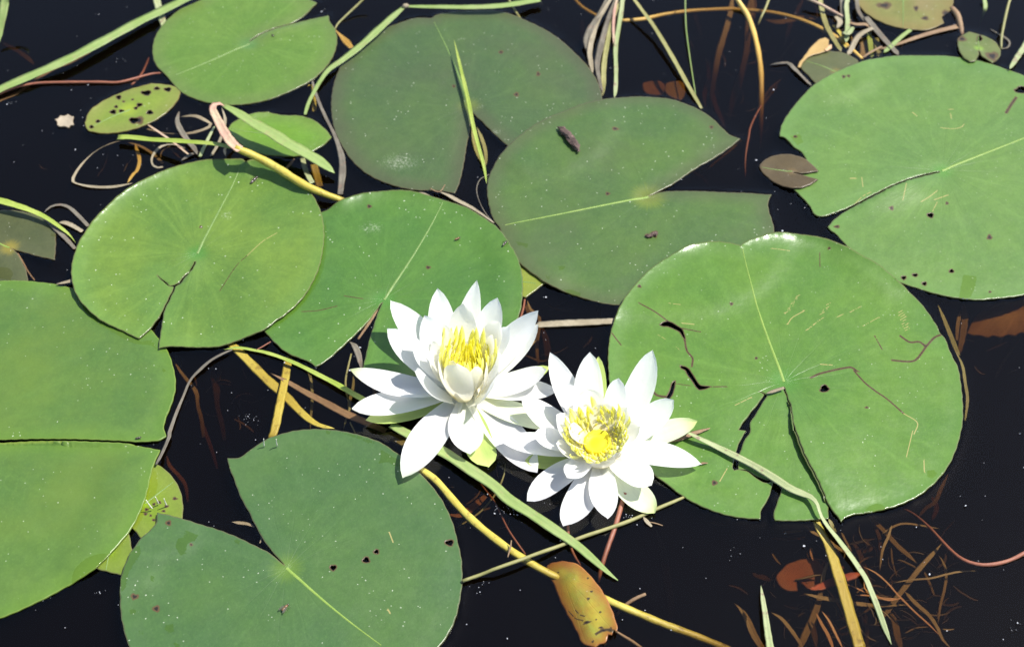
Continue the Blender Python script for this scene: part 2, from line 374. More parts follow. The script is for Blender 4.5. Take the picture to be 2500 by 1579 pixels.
pad('eaten_small',
    T(3,0,'1460,265 1480,240 1540,210 1590,225 1640,240 1700,270 1740,320 1745,365 1720,400 1690,418 1650,390 1618,370 1604,325 1598,370 1580,405 1540,410 1500,380 1470,330'),
    T(3,0,'1603,320'), T(3,0,'1600,225'))
pad('holed_oval',
    T(0,0,'566,840 568,800 590,745 640,695 700,650 780,610 860,580 950,562 1040,556 1120,565 1170,580 1195,610 1185,650 1150,700 1090,755 1020,800 930,840 830,870 750,882 680,885 620,875 585,865'),
    T(0,0,'860,720'), T(0,0,'590,850'))
pad('plain_oval',
    T(0,0,'1510,855 1540,815 1600,785 1680,755 1780,740') + T(1,0,'150,742 260,748 350,755 430,785 490,825 540,870 568,910 530,950 460,995 380,1030 300,1037 200,1033')
    + T(0,0,'1750,1025 1680,1005 1600,960 1540,905'),
    T(1,0,'200,890'), T(1,0,'-110,860'))
pad('dark_left',
    T(0,1,'0,35 80,35 150,45 230,65 300,95 345,135 365,180 370,240 368,300 362,365 320,355 250,340 180,320 100,298 75,285 96,300 130,345 155,395 175,440 185,498 180,540 100,600 -100,600 -300,500 -400,300 -350,100 -200,50'),
    T(0,1,'62,278'), T(0,1,'-300,120'))
pad('lime_a',
    T(0,2,'1030,305 1090,340 1150,400 1190,470 1212,560 1210,655 1180,740 1100,800 1010,815 935,798 905,762 875,730 800,650 780,500 840,370 930,310'),
    T(0,2,'960,560'), T(0,2,'1150,420'))
pad('lime_b',
    T(0,2,'640,998 560,920 600,800 750,745 850,760 866,800 868,850 900,920 900,1000 860,1045 805,1042 720,1022'),
    T(0,2,'720,880'), T(0,2,'700,1010'))
pad('lime_c',
    T(2,1,'195,395 240,420 300,465 358,515 300,560 230,612 205,608 140,560 90,490 110,410'),
    T(2,1,'180,500'), T(2,1,'300,520'))
# ---------------------------------------------------------------- what each pad looks like
GR = dict(
 topleft=((0.105,0.235,0.040),(0.135,0.265,0.050)), dark_top=((0.060,0.126,0.048),(0.076,0.152,0.046)),
 mid_right=((0.068,0.152,0.046),(0.088,0.182,0.042)), torn_right=((0.092,0.230,0.042),(0.120,0.265,0.044)),
 flower_pad=((0.068,0.190,0.042),(0.090,0.225,0.042)), left_mid=((0.105,0.230,0.048),(0.155,0.285,0.050)),
 far_left=((0.080,0.188,0.046),(0.106,0.222,0.046)), front=((0.060,0.152,0.052),(0.078,0.180,0.050)),
 top_right=((0.108,0.240,0.062),(0.130,0.270,0.062)), tiny_brown=((0.085,0.066,0.035),(0.110,0.090,0.045)),
 grey_small=((0.085,0.115,0.045),(0.105,0.130,0.050)), yellow_top=((0.150,0.195,0.045),(0.210,0.240,0.070)),
 eaten_small=((0.090,0.180,0.035),(0.130,0.220,0.050)), holed_oval=((0.165,0.280,0.045),(0.210,0.320,0.050)),
 plain_oval=((0.125,0.300,0.035),(0.160,0.330,0.040)), dark_left=((0.062,0.088,0.038),(0.080,0.105,0.042)),
 lime_a=((0.170,0.300,0.025),(0.210,0.330,0.030)), lime_b=((0.150,0.280,0.022),(0.190,0.320,0.025)), lime_c=((0.210,0.320,0.030),(0.250,0.350,0.035)))
LABEL = dict(
 topleft='bright green lily pad with gaping slit, touching the small oval leaf full of holes',
 dark_top='dull dark green lily pad with an upright yellow-green grass blade crossing its notch',
 mid_right='dark olive green lily pad carrying a curled dark bark chip',
 torn_right='large bright green lily pad torn by black cracks beside the smaller white flower',
 flower_pad='green lily pad partly hidden behind the taller white water lily flower',
 left_mid='light green dusty lily pad crossed by the shadow of a bent yellow reed',
 far_left='very large smooth green lily pad split by a long straight dark slit',
 front='big blue-green lily pad with wide open notch, wet patches and a resting fly',
 top_right='pale green lily pad with a bitten edge and a small brown pad on its rim',
 tiny_brown='tiny purplish brown lily pad lying on the bitten rim of a pale green pad',
 grey_small='small grey-green lily pad tucked behind a much larger pale green pad',
 yellow_top='yellowish green lily pad with ragged brown eaten corner near dead stems',
 eaten_small='small ragged green lily pad eaten through with brown patches',
 holed_oval='small oval yellow-green leaf riddled with black insect holes',
 plain_oval='small fresh green oval leaf under a folded grass blade',
 dark_left='dark olive lily pad with yellow navel under a curved pale green grass blade',
 lime_a='lime green young pad with brown spots between two larger pads',
 lime_b='lime green pad sliver below the spotted lime pad',
 lime_c='yellow-green leaf corner sticking out between two pads above the flowers')
for _k in GR: GR[_k] = tuple((q[0]*0.63, q[1]*0.555, q[2]*0.46) for q in GR[_k])
PAR = dict(
 topleft=dict(rim=0.3, rough=0.42, seed=1, glow=(0.06,0.20,0.045), specks=0.6),
 dark_top=dict(rim=0.2, rough=0.46, seed=2, edge=(0.075,0.075,0.045), edge_k=0.55, glow=(0.17,0.24,0.02), blotch=(0.062,0.080,0.040), blotch_k=0.5, vein=0.8),
 mid_right=dict(rim=0.3, rough=0.42, seed=3, edge=(0.078,0.092,0.045), edge_k=0.6, glow=(0.26,0.33,0.015), blotch=(0.070,0.098,0.040), blotch_k=0.5, vein=0.6, glow_r=0.016),
 torn_right=dict(rim=1.5, rough=0.33, seed=4, glow=(0.05,0.20,0.012), specks=0.55, vein=1.0, edge=(0.13,0.24,0.08), glow_r=0.015),
 flower_pad=dict(rim=1.5, rough=0.36, seed=5, glow=(0.05,0.20,0.03), specks=1.0, edge=(0.12,0.22,0.05)),
 left_mid=dict(rim=2.7, rough=0.34, seed=6, glow=(0.045,0.19,0.028), specks=1.15, edge=(0.13,0.25,0.07), vein=1.2),
 far_left=dict(rim=0.3, rough=0.42, seed=7, specks=0.6, edge=(0.14,0.27,0.03), vein=0.7, blotch=(0.115,0.185,0.030), blotch_k=0.6, rimc=(0.20,0.26,0.05)),
 front=dict(rim=0.5, rough=0.42, seed=8, glow=(0.14,0.24,0.02), specks=0.9, edge=(0.075,0.140,0.062), vein=0.6, glow_r=0.013),
 top_right=dict(rim=0.4, rough=0.40, seed=9, glow=(0.07,0.23,0.025), specks=0.4, vein=1.3, edge=(0.15,0.27,0.09)),
 tiny_brown=dict(rim=0.1, rough=0.45, seed=10, glow=(0.20,0.14,0.06), vein=0.4, glow_r=0.005, edge=(0.11,0.085,0.045)),
 grey_small=dict(rim=0.2, rough=0.45, seed=11, glow=(0.20,0.17,0.04), vein=0.4, glow_r=0.006, blotch=(0.10,0.085,0.045), blotch_k=0.6),
 yellow_top=dict(rim=0.2, rough=0.45, seed=12, vein=0.5, blotch=(0.24,0.17,0.09), blotch_k=0.7, edge=(0.20,0.15,0.05), edge_k=0.6, glow=(0.20,0.25,0.05)),
 eaten_small=dict(rim=0.2, rough=0.45, seed=13, vein=0.4, blotch=(0.20,0.17,0.07), blotch_k=0.5, glow_r=0.005),
 holed_oval=dict(rim=0.9, rough=0.40, seed=14, vein=0.3, edge=(0.20,0.17,0.07), edge_k=0.35, glow=(0.26,0.34,0.03), rimc=(0.16,0.08,0.05)),
 plain_oval=dict(rim=1.2, rough=0.34, seed=15, vein=0.4, specks=0.3, glow=(0.18,0.36,0.03), glow_r=0.006),
 dark_left=dict(rim=0.2, rough=0.42, seed=16, vein=0.5, blotch=(0.09,0.095,0.045), blotch_k=0.6, glow=(0.34,0.27,0.02), glow_r=0.009),
 lime_a=dict(rim=0.2, rough=0.40, seed=17, vein=0.4, specks=0.4, glow_r=0.004), lime_b=dict(rim=0.2, rough=0.4, seed=18, vein=0.3, specks=0.3, glow_r=0.004),
 lime_c=dict(rim=0.1, rough=0.4, seed=19, vein=0.3, specks=0.2, glow_r=0.004))
for _q in PAR.values():
    for _n in ('edge', 'glow', 'blotch', 'rimc'):
        if _n in _q: _q[_n] = tuple(c*k for c, k in zip(_q[_n], (0.74, 0.72, 0.66)))
# holes and spots: (tile column, row, 'x,y,rx,ry ...' in tile pixels)
HOLES = dict(
 holed_oval=[(0,0,'970,618,30,14 1040,590,15,8 1112,595,20,12 787,647,13,12 770,710,8,7 750,745,17,12 805,737,14,8 925,697,16,9 900,717,9,7 993,748,18,12 888,800,29,17 650,808,11,8 608,846,10,9')],
 front=[(1,2,'580,995,19,15 798,945,20,17 866,890,14,12 1350,830,25,17')],
 top_right=[(3,0,'1880,600,36,22 1280,1430,18,14'), (3,1,'1103,484,13,10 1178,467,15,8 1240,523,12,10 1420,440,12,10')],
 torn_right=[(3,1,'582,1222,25,22')],
 eaten_small=[(3,0,'1605,258,14,18')])
CRACKS = dict(torn_right=[
 T(2,1,'1120,780 1150,763 1190,766 1230,788 1262,808 1277,838 1284,872 1268,852 1250,824 1215,806 1170,788 1140,787'),
 T(2,1,'1255,1050 1300,1066 1332,1108 1364,1158 1388,1183 1450,1189 1420,1202 1380,1208 1362,1192 1336,1152 1306,1112 1286,1077 1262,1066'),
 T(2,1,'1217,1150 1213,1190 1198,1240 1177,1270 1163,1260 1187,1215 1200,1170')])
SPOTS = dict(
 dark_top=[(1,0,'1380,575,10,9 1795,630,15,13 1690,350,12,9'), (2,0,'65,350,12,9 165,630,15,12 310,495,12,14')],
 mid_right=[(2,0,'820,857,20,10 1458,847,12,10 770,1287,14,10'), (2,1,'1040,205,22,10 1082,195,18,20')],
 front=[(0,2,'893,1187,24,17 1037,1268,22,20 1118,700,18,16 1268,842,10,9')],
 top_right=[(3,0,'1020,1390,14,12 660,1505,18,9 705,512,11,10 738,507,10,9 385,910,13,8 1390,1350,10,9'), (3,1,'1672,215,16,16 1675,578,9,7')],
 torn_right=[(2,1,'980,550,12,9 1590,660,11,9 1755,1020,9,7'), (2,2,'1478,435,18,15'), (3,1,'125,1020,10,8 860,1345,12,7 605,305,9,7')],
 yellow_top=[(3,0,'975,40,45,18 1185,60,14,16 1245,125,22,12 1385,95,22,25')],
 eaten_small=[(3,0,'1490,262,26,16 1690,372,38,26')],
 lime_a=[(0,2,'972,607,13,9 965,638,12,9 1020,573,10,9 1055,563,14,10 1105,588,13,9 1160,537,15,9 1000,650,8,7 1020,680,10,8 1085,620,12,8')],
 holed_oval=[(0,0,'920,800,30,22 820,675,9,7 880,662,9,6')],
 left_mid=[(0,1,'1333,150,10,8')], flower_pad=[(1,0,'820,1375,14,10'), (1,1,'1210,418,15,10')])
LINES = dict(   # brown tears (value for damage) and pale scars
 torn_right=[('d', T(2,1,'980,650 1080,700 1170,757'), 5), ('d', T(2,1,'1282,872 1298,950 1335,1000 1332,1050'), 7), ('d', T(2,1,'1264,802 1390,826'), 4),
   ('d', T(2,1,'1060,1205 1100,1245 1163,1257'), 9), ('d', T(2,1,'1450,1190 1560,1188'), 4), ('d', T(2,1,'1215,1168 1315,1182'), 3), ('d', T(2,1,'800,845 860,915'), 5),
   ('d', T(3,1,'1350,850 1312,865 1260,920 1200,1000 1150,1020 1035,1012'), 8), ('d', T(3,1,'1085,850 1150,892 1210,890 1255,920'), 8),
   ('d', T(3,1,'495,1128 560,1100 750,1060 800,1085'), 8), ('d', T(3,1,'780,1085 850,1160 920,1215 1000,1270 1110,1365'), 6), ('d', T(3,1,'918,855 965,940'), 4),
   ('d', T(3,1,'550,310 552,390'), 3), ('s', T(3,1,'1110,1365 1200,1425 1180,1500'), 6), ('s', T(3,1,'340,770 370,730 440,690'), 6), ('s', T(3,1,'555,1040 635,1045'), 7),
   ('s', T(2,2,'1520,400 1565,320'), 6), ('s', T(2,1,'1265,770 1345,777'), 6), ('s', T(2,1,'1175,648 1260,658'), 4), ('s', T(3,1,'230,290 350,298'), 5),
   ('s', T(2,1,'1100,840 1180,890 1245,940'), 3), ('s', T(3,2,'1170,70 1130,240'), 5), ('s', T(3,2,'1245,270 1248,340'), 6), ('s', T(2,1,'1620,1310 1720,1260'), 5)],
 top_right=[('d', T(3,0,'1855,630 1820,680 1790,730'), 12), ('s', T(3,0,'1360,830 1440,836 1490,825 1508,808'), 6), ('s', T(3,0,'1225,1325 1280,1290 1330,1250'), 6),
   ('s', T(3,0,'1310,1310 1405,1275'), 7), ('s', T(3,0,'780,1335 840,1280 890,1255'), 5), ('s', T(3,0,'1100,1320 1120,1220'), 5), ('s', T(3,0,'1170,730 1195,750'), 7),
   ('s', T(3,0,'1420,735 1425,765'), 6), ('s', T(3,0,'830,1160 838,1220'), 5), ('s', T(3,0,'757,1165 788,1165'), 9), ('s', T(3,0,'1408,708 1438,706'), 6), ('s', T(3,0,'1300,1385 1330,1325'), 5)],
 left_mid=[('d', T(0,1,'1455,550 1560,400 1640,330'), 3.0), ('s', T(0,1,'1640,330 1740,240 1840,180'), 5)],
 flower_pad=[('d', T(1,1,'370,690 480,683 600,655'), 3.5), ('d', T(1,1,'655,588 770,605'), 3.5)],
 front=[('s', T(1,2,'950,745 975,810'), 7), ('s', T(1,2,'945,1262 955,1280'), 8)])
for (a, b) in (((340,690),(400,590)), ((470,810),(560,740)), ((572,700),(608,640)), ((680,720),(720,702)), ((765,688),(808,664)), ((850,780),(930,735)), ((1088,690),(1130,810))):
    n = max(3, int(math.hypot(b[0]-a[0], b[1]-a[1])/13))
    for i in range(n):
        s = i/(n-1); x = a[0]+(b[0]-a[0])*s; y = a[1]+(b[1]-a[1])*s; l = 10+random.random()*10
        LINES['torn_right'].append(('s', T(3,1,'%f,%f %f,%f' % (x-l, y+l*0.55, x+l, y-l*0.55)), 4))
WET = dict(
 front=[T(0,2,'1230,745 1310,770 1290,800 1240,830 1230,890 1195,905 1165,850 1180,800 1215,790'), T(0,2,'1095,1360 1140,1355 1148,1400 1110,1420 1085,1390'),
   T(0,2,'925,850 930,900 885,970 850,1040 830,1120 803,1150 800,1060 835,950 880,870'), T(1,2,'890,195 940,230 1000,262 1040,275 1022,325 940,285 880,288 895,240'),
   T(1,2,'530,76 560,80 550,95 530,92'), T(0,2,'1150,1480 1190,1490 1190,1540 1160,1540'), T(0,2,'853,1262 880,1260 885,1285 858,1290'), T(0,2,'915,1400 945,1398 942,1422 918,1420'),
   T(0,2,'1550,780 1590,800 1580,825 1555,815'), T(0,2,'1000,1040 1020,1050 1015,1075 998,1065'), T(1,2,'620,86 760,116 850,160 800,150 700,112')],
 far_left=[T(0,2,'470,1090 490,1010 560,940 640,905 720,900 640,985 540,1060'), T(0,1,'1050,1055 1085,1075 1105,1100 1080,1095'), T(0,1,'520,620 640,740 820,830 920,890 1000,880 1050,960 1000,920 880,905 720,820 590,735')],
 flower_pad=[T(1,1,'525,80 535,200 530,300 510,410 478,500 410,605 350,670 270,745 180,800 150,810 260,710 400,560 480,420 505,250')],
 lime_a=[T(0,2,'1020,320 1040,400 1030,480 990,560 940,650 890,740 870,720 960,520 1000,380')],
 mid_right=[T(2,1,'165,230 210,240 240,245 235,280 215,262 175,255'), T(2,1,'480,550 540,552 590,570 585,590 520,582'), T(2,1,'440,400 490,395 480,420 450,425'), T(2,1,'362,462 385,470 380,492 365,485')],
 top_right=[T(3,1,'1505,448 1590,460 1588,500 1550,595 1475,600'), T(3,0,'350,890 420,880 440,930 400,950')],
 torn_right=[T(3,2,'860,600 900,565 960,560 1000,595 930,612'), T(3,2,'1265,340 1310,330 1335,360 1300,390 1265,375')],
 dark_left=[T(0,1,'-20,400 50,405 78,440 65,485 -20,470'), T(0,1,'330,175 365,180 368,200 335,195')])
DUST = dict(flower_pad=[(T(1,1,'830,140')[0], 75, 38)], dark_top=[(T(1,0,'1020,1060')[0], 120, 60), (T(1,0,'1560,690')[0], 30, 16), (T(1,0,'1660,860')[0], 40, 20)],
 front=[(T(0,2,'1660,505')[0], 26, 12), (T(1,2,'1075,1020')[0], 22, 9)], torn_right=[(T(2,1,'1530,1200')[0], 22, 9), (T(2,1,'1225,1045')[0], 14, 10)],
 left_mid=[(T(0,1,'1500,60')[0], 40, 30)])
LIFT = dict(   # raised notch edges: (line, height mm, reach mm, side)
 torn_right=[(T(3,1,'315,1190 348,1258 381,1335 416,1440') + T(3,2,'481,190 567,390 622,570 670,660'), 3.4, 26, 1, (-0.0052, -0.0016))],
 top_right=[(T(3,0,'1340,1136 1200,1166 1050,1218 900,1290 740,1373'), 3.0, 14, 1)],
 far_left=[(T(0,2,'-200,152 200,153 600,158 900,166 1060,150'), 2.2, 16, 1)],
 left_mid=[(T(0,1,'1290,345 1236,464 1165,535'), 1.6, 9, 1)],
 topleft=[(T(1,0,'60,245 200,182 300,154 430,127'), 1.6, 10, -1)])
ORDER = ['lime_a', 'lime_b', 'lime_c', 'dark_left', 'grey_small', 'yellow_top', 'holed_oval', 'plain_oval', 'topleft', 'dark_top', 'mid_right',
         'far_left', 'top_right', 'eaten_small', 'tiny_brown', 'flower_pad', 'torn_right', 'left_mid', 'front']

# ---------------------------------------------------------------- height field of everything that floats
GX0, GX1, GY0, GY1, GS = -0.62, 0.52, -0.36, 0.46, 0.0015
NX = int((GX1-GX0)/GS)+1; NY = int((GY1-GY0)/GS)+1
gx = GX0+np.arange(NX)*GS; gy = GY0+np.arange(NY)*GS
GXX, GYY = np.meshgrid(gx, gy)
HF = np.zeros((NY, NX))                                  # top of the floating leaves, 0 where water shows
def sample(A, x, y):
    u = np.clip((np.asarray(x)-GX0)/GS, 0, NX-1.001); v = np.clip((np.asarray(y)-GY0)/GS, 0, NY-1.001)
    i = u.astype(int); j = v.astype(int); fu = u-i; fv = v-j
    return (A[j, i]*(1-fu)+A[j, i+1]*fu)*(1-fv) + (A[j+1, i]*(1-fu)+A[j+1, i+1]*fu)*fv
def maxf(A, r):
    for ax in (0, 1):
        B = A.copy()
        for k in range(1, r+1):
            for s in (k, -k): B = np.maximum(B, np.roll(A, s, ax))
        A = B
    return A
def boxf(A, r):
    for ax in (0, 1):
        B = A.copy()
        for k in range(1, r+1): B += np.roll(A, k, ax)+np.roll(A, -k, ax)
        A = B/(2*r+1)
    return A
_w = RNG.uniform(-1, 1, (14, 4))
def wobble(x, y, seed):                                  # smooth height noise, about -1..1
    z = 0
    for k, (a, b, c, d) in enumerate(_w):
        f = 18+10*k
        z = z + math.cos(seed*3.3*d+k)*np.sin(f*(a*x+b*y)+c*6+seed*1.9)/(1+0.35*k)
    return z/2.2

THICK = 0.0007
def rimdir_at(Q, c):                                     # the leaves curl up along one side, away from the wind
    d = Q-c; d = d/(np.linalg.norm(d, axis=1)[:, None]+1e-9); return np.clip(0.45+0.9*(d@np.array([-0.5, 0.866])), 0, 1)
def to_xy(pts, z):
    z = np.broadcast_to(z, (len(pts),))
    return np.array([at(p, zz)[:2] for p, zz in zip(pts, z)])

def build_leaf(name, mat, outline, navel, rib, order_field=None, rimk=0.3, holes=(), cracks=(), spots=(), lines=(), wet=(), dust=(), lift=(), seed=0,
               fixed=None, grid=0.0026, wob=0.0003, rib_mat='rib', rib_w=0.0011, parent=None, tilt=None, dimple=0.0007, over=None):
    """one floating leaf: outline traced, laid over what lies below it, real thickness, holes cut through, notch and rim relief"""
    global HF
    if fixed is None:
        base0 = np.where(HF > 0, HF+THICK+0.0003, 0.0009)
    def zbase(xy):
        if tilt is not None:
            (p0, z0), (p1, z1) = tilt
            a = at(p0, z0)[:2]; b = at(p1, z1)[:2]; d = b-a
            s = np.clip(((xy-a)@d)/(d@d), -0.3, 1.3); return z0+(z1-z0)*s
        if fixed is not None: return np.full(len(xy), fixed)
        return sample(F, xy[:, 0], xy[:, 1])
    XY = to_xy(outline, 0.0015 if fixed is None else fixed)
    if fixed is None:
        # only what lies under this leaf lifts it
        ins = inside(XY, GXX, GYY)
        F = np.where(ins, base0, 0.0009)
        F = boxf(boxf(maxf(F, 6), 3), 3)
    for _ in range(2):
        XY = to_xy(outline, zbase(XY)+(rimk*0.0018*(1-sample(over, XY[:, 0], XY[:, 1]))*(0.12+0.88*rimdir_at(XY, XY.mean(0))) if over is not None else 0))
    OUT = spline(XY, 0.0014)
    OUT = OUT + 0.00012*np.stack([np.sin(OUT[:, 1]*900+seed), np.cos(OUT[:, 0]*1100+seed)], 1)
    # drop repeats
    keep = [0]
    for i in range(1, len(OUT)):
        if np.linalg.norm(OUT[i]-OUT[keep[-1]]) > 0.00035: keep.append(i)
    if np.linalg.norm(OUT[keep[-1]]-OUT[keep[0]]) < 0.00035: keep.pop()
    OUT = OUT[keep]
    nav = at(navel, 0.0015 if fixed is None else fixed)[:2]; rb = at(rib, 0.0015 if fixed is None else fixed)[:2]
    loops = [OUT]; extra = []; rings = []
    def blob(c, rx, ry, n, k=1.0, jag=0.18):
        zc = float(zbase(at(c, 0.002)[None, :2])[0]) if fixed is None else fixed
        P = []
        ph = random.random()*6
        for i in range(n):
            a = 2*math.pi*i/n; q = k*(1+jag*math.sin(3*a+ph)+jag*0.6*math.sin(5*a+2*ph))
            P.append(at((c[0]+rx*q*math.cos(a), c[1]+ry*q*math.sin(a)), zc)[:2])
        return np.array(P)
    hole_pts = []
    for (c, r_, s) in holes:
        for w in s.split():
            hx, hy, rx, ry = map(float, w.split(','))
            c0 = T(c, r_, '%f,%f' % (hx, hy))[0]
            st = random.getstate()
            P = blob(c0, rx/TK, ry/TK, 12); loops.append(P); hole_pts.append(P)
            for k in (0.00045, 0.0011, 0.0022):
                cen = P.mean(0); d = P-cen; extra.append(P+d/np.linalg.norm(d, axis=1)[:, None]*k)
    for pts in cracks:
        P = spline(to_xy(pts, 0.0035), 0.0009, 60); loops.append(P); hole_pts.append(P)
        cen = P.mean(0)
        nrm = np.roll(P, -1, 0)-np.roll(P, 1, 0); nrm = np.stack([nrm[:, 1], -nrm[:, 0]], 1); nrm /= np.linalg.norm(nrm, axis=1)[:, None]+1e-9
        for k in (0.0006, 0.0014): extra += [P+nrm*k, P-nrm*k]
    spot_list = []
    for (c, r_, s) in spots:
        for w in s.split():
            hx, hy, rx, ry = map(float, w.split(','))
            c0 = T(c, r_, '%f,%f' % (hx, hy))[0]
            cc = blob(c0, 0.01, 0.01, 4).mean(0); P = blob(c0, rx/TK, ry/TK, 10)
            spot_list.append((cc, P)); extra += [cc[None], P, cc+(P-cc)*0.55, cc+(P-cc)*1.35]
    line_list = []
    for (kind, pts, wd) in lines:
        xy = to_xy(pts, 0.0035); q = open_spline(xy, max(3, int(np.linalg.norm(np.diff(xy, axis=0), axis=1).sum()/0.0008)))
        hw = wd/TK/PXM*0.5*(1.6 if kind == 'd' else 1.0)
        dv = np.gradient(q, axis=0); nv = np.stack([-dv[:, 1], dv[:, 0]], 1); nv /= np.linalg.norm(nv, axis=1)[:, None]+1e-9
        extra += [q, q+nv*hw*2.2, q-nv*hw*2.2]; line_list.append((kind, q, hw))
    wet_list = [spline(to_xy(p, 0.003), 0.0015, 60) for p in wet]
    for P in wet_list:
        cen = P.mean(0)
        extra += [cen+(P-cen)*0.94, P, cen+(P-cen)*1.06]
    # interior points
    mn = OUT.min(0); mx = OUT.max(0)
    X, Y = np.meshgrid(np.arange(mn[0], mx[0], grid), np.arange(mn[1], mx[1], grid*0.9))
    X = X + (np.arange(X.shape[0]) % 2)[:, None]*grid*0.5
    G = np.stack([X.ravel(), Y.ravel()], 1) + RNG.uniform(-0.2, 0.2, (X.size, 2))*grid
    # rows parallel to the rim so its curl is smooth
    dv = np.roll(OUT, -1, 0)-np.roll(OUT, 1, 0); nv = np.stack([-dv[:, 1], dv[:, 0]], 1); nv /= np.linalg.norm(nv, axis=1)[:, None]+1e-9
    area = 0.5*np.sum(OUT[:, 0]*np.roll(OUT[:, 1], -1)-np.roll(OUT[:, 0], -1)*OUT[:, 1])
    if area < 0: nv = -nv
    inset = np.concatenate([OUT+nv*0.0008, OUT[::2]+nv[::2]*0.002, OUT[::2]+nv[::2]*0.0036])
    G = np.concatenate([inset, G]+[np.asarray(e).reshape(-1, 2) for e in extra])
    def alive(Q):
        m = inside(OUT, Q[:, 0], Q[:, 1])
        for P in loops[1:]: m &= ~inside(P, Q[:, 0], Q[:, 1])
        return m
    G = G[alive(G)]
    ALLB = np.concatenate(loops)
    G = G[mind(G, ALLB) > 0.00035]
    # thin out points that crowd each other, details first
    order = np.arange(len(G))[::-1]; cell = 0.00042; seen = set(); kp = []
    for i in order:
        k = (int(G[i, 0]/cell), int(G[i, 1]/cell))
        if k not in seen: seen.add(k); kp.append(i)
    G = G[kp]
    Vs = []; Es = []
    for P in loops:
        b = len(Vs); Vs += [Vector((p[0]*1000, p[1]*1000)) for p in P]; n = len(P)
        Es += [(b+i, b+(i+1) % n) for i in range(n)]
    nb = len(Vs)
    Vs += [Vector((p[0]*1000, p[1]*1000)) for p in G]
    v2, e2, f2, *_ = delaunay_2d_cdt(Vs, Es, [], 0, 1e-4)
    V = np.array([(v.x/1000, v.y/1000) for v in v2])
    Fc = np.array([f for f in f2 if len(f) == 3])
    cen = V[Fc].mean(1); Fc = Fc[alive(cen)]
    used = np.unique(Fc); rem = -np.ones(len(V), int); rem[used] = np.arange(len(used)); V = V[used]; Fc = rem[Fc]
    OD = OUT
    CEN = OUT.mean(0); RAD = np.percentile(np.linalg.norm(OUT-CEN, axis=1), 80)
    def relief(Q, pull=None):
        rimdir = lambda q: rimdir_at(q, CEN)
        if pull is None: pull = np.zeros((len(Q), 2))
        e = mind(Q, OD); z = np.zeros(len(Q))
        rr = np.linalg.norm(Q-nav, axis=1)
        m = 0.5+0.5*wobble(Q[:, 0]*0.6, Q[:, 1]*0.6, seed+5)
        mm = 0.75+0.5*wobble(Q[:, 0]*2, Q[:, 1]*2, seed+2)
        cov_ = sample(over, Q[:, 0], Q[:, 1]) if over is not None else 0.0
        z += rimk*0.0024*np.exp(-e/0.0055)*np.clip(mm, 0.55, 1.25)*(1-cov_)*(0.12+0.88*rimdir(Q))*np.clip((np.linalg.norm(Q-CEN, axis=1)/RAD-0.62)/0.22, 0, 1)
        if wob: z += wob*(1+wobble(Q[:, 0], Q[:, 1], seed))*np.clip(e/0.012, 0, 1)
        z -= dimple*np.exp(-(rr/0.006)**2)*np.clip(e/0.004, 0, 1)
        for (pts, h, reach, side, *pl) in lift:
            L = to_xy(pts, 0.003+h*0.0005); L = open_spline(L, 80); tl = np.gradient(L, axis=0)
            d2 = ((Q[:, None, :]-L[None])**2).sum(2); k = d2.argmin(1); d = np.sqrt(d2[np.arange(len(Q)), k])
            v = Q-L[k]; cr = tl[k, 0]*v[:, 1]-tl[k, 1]*v[:, 0]
            s = k/79.0
            wgt = np.where(cr*side > -1e-7, np.exp(-(d/(reach*0.001))**2)*np.clip(s*3, 0, 1)*np.clip((1-s)*2.2, 0.05, 1)**0.8, 0)
            wgt = wgt*(1-cov_)
            z += h*0.001*wgt
            if pl: pull[:] += wgt[:, None]*np.array(pl[0])
        return z, e
    def ztop(Q, pull=None):
        z, e = relief(Q, pull); return zbase(Q)+z, e
    PULL = np.zeros((len(V), 2)); ZT, E = ztop(V, PULL)
    n = len(V)
    # local frame: origin at the navel, +x along the midrib
    ax = rb-nav; ang = math.atan2(ax[1], ax[0]); z0 = float(zbase(nav[None])[0])
    co, si = math.cos(-ang), math.sin(-ang)
    def loc(Q, Z):
        d = Q-nav; return np.stack([d[:, 0]*co-d[:, 1]*si, d[:, 0]*si+d[:, 1]*co, Z-z0], 1)
    top = loc(V+PULL, ZT); bot = loc(V+PULL, ZT-THICK)
    cnt = {}
    for t_ in Fc:
        for i in range(3):
            k = (t_[i], t_[(i+1) % 3]); cnt[k] = 1
    sides = [(a, a+n, b+n, b) for (a, b) in cnt if (b, a) not in cnt]
    faces = [tuple(map(int, t_)) for t_ in Fc] + [tuple(int(q)+n for q in t_[::-1]) for t_ in Fc] + [tuple(map(int, s)) for s in sides]
    me = mesh(name, np.concatenate([top, bot]), faces)
    if np.cross(V[Fc[0][1]]-V[Fc[0][0]], V[Fc[0][2]]-V[Fc[0][0]]) < 0: me.flip_normals()
    nf = 2*len(Fc)
    sm = np.ones(len(me.polygons), bool); sm[nf:] = False; me.polygons.foreach_set('use_smooth', sm)
    dam = np.zeros(n); scar = np.zeros(n); we = np.zeros(n); du = np.zeros(n)
    for P in hole_pts:
        PP = spline(P, 0.0003, 180) if len(P) < 40 else P
        dam = np.maximum(dam, 1.0*np.exp(-mind(V, PP)/0.00075))
    for (c, P) in spot_list:
        rel = V-c; a = np.arctan2(rel[:, 1], rel[:, 0]); pr = P-c; pa = np.arctan2(pr[:, 1], pr[:, 0]); o_ = pa.argsort()
        rad = np.interp(a, np.concatenate([pa[o_]-2*math.pi, pa[o_], pa[o_]+2*math.pi]), np.tile(np.linalg.norm(pr, axis=1)[o_], 3))
        dam = np.maximum(dam, np.clip(1.35-0.75*np.linalg.norm(rel, axis=1)/rad, 0, 1)*(np.linalg.norm(rel, axis=1) < rad*1.6))
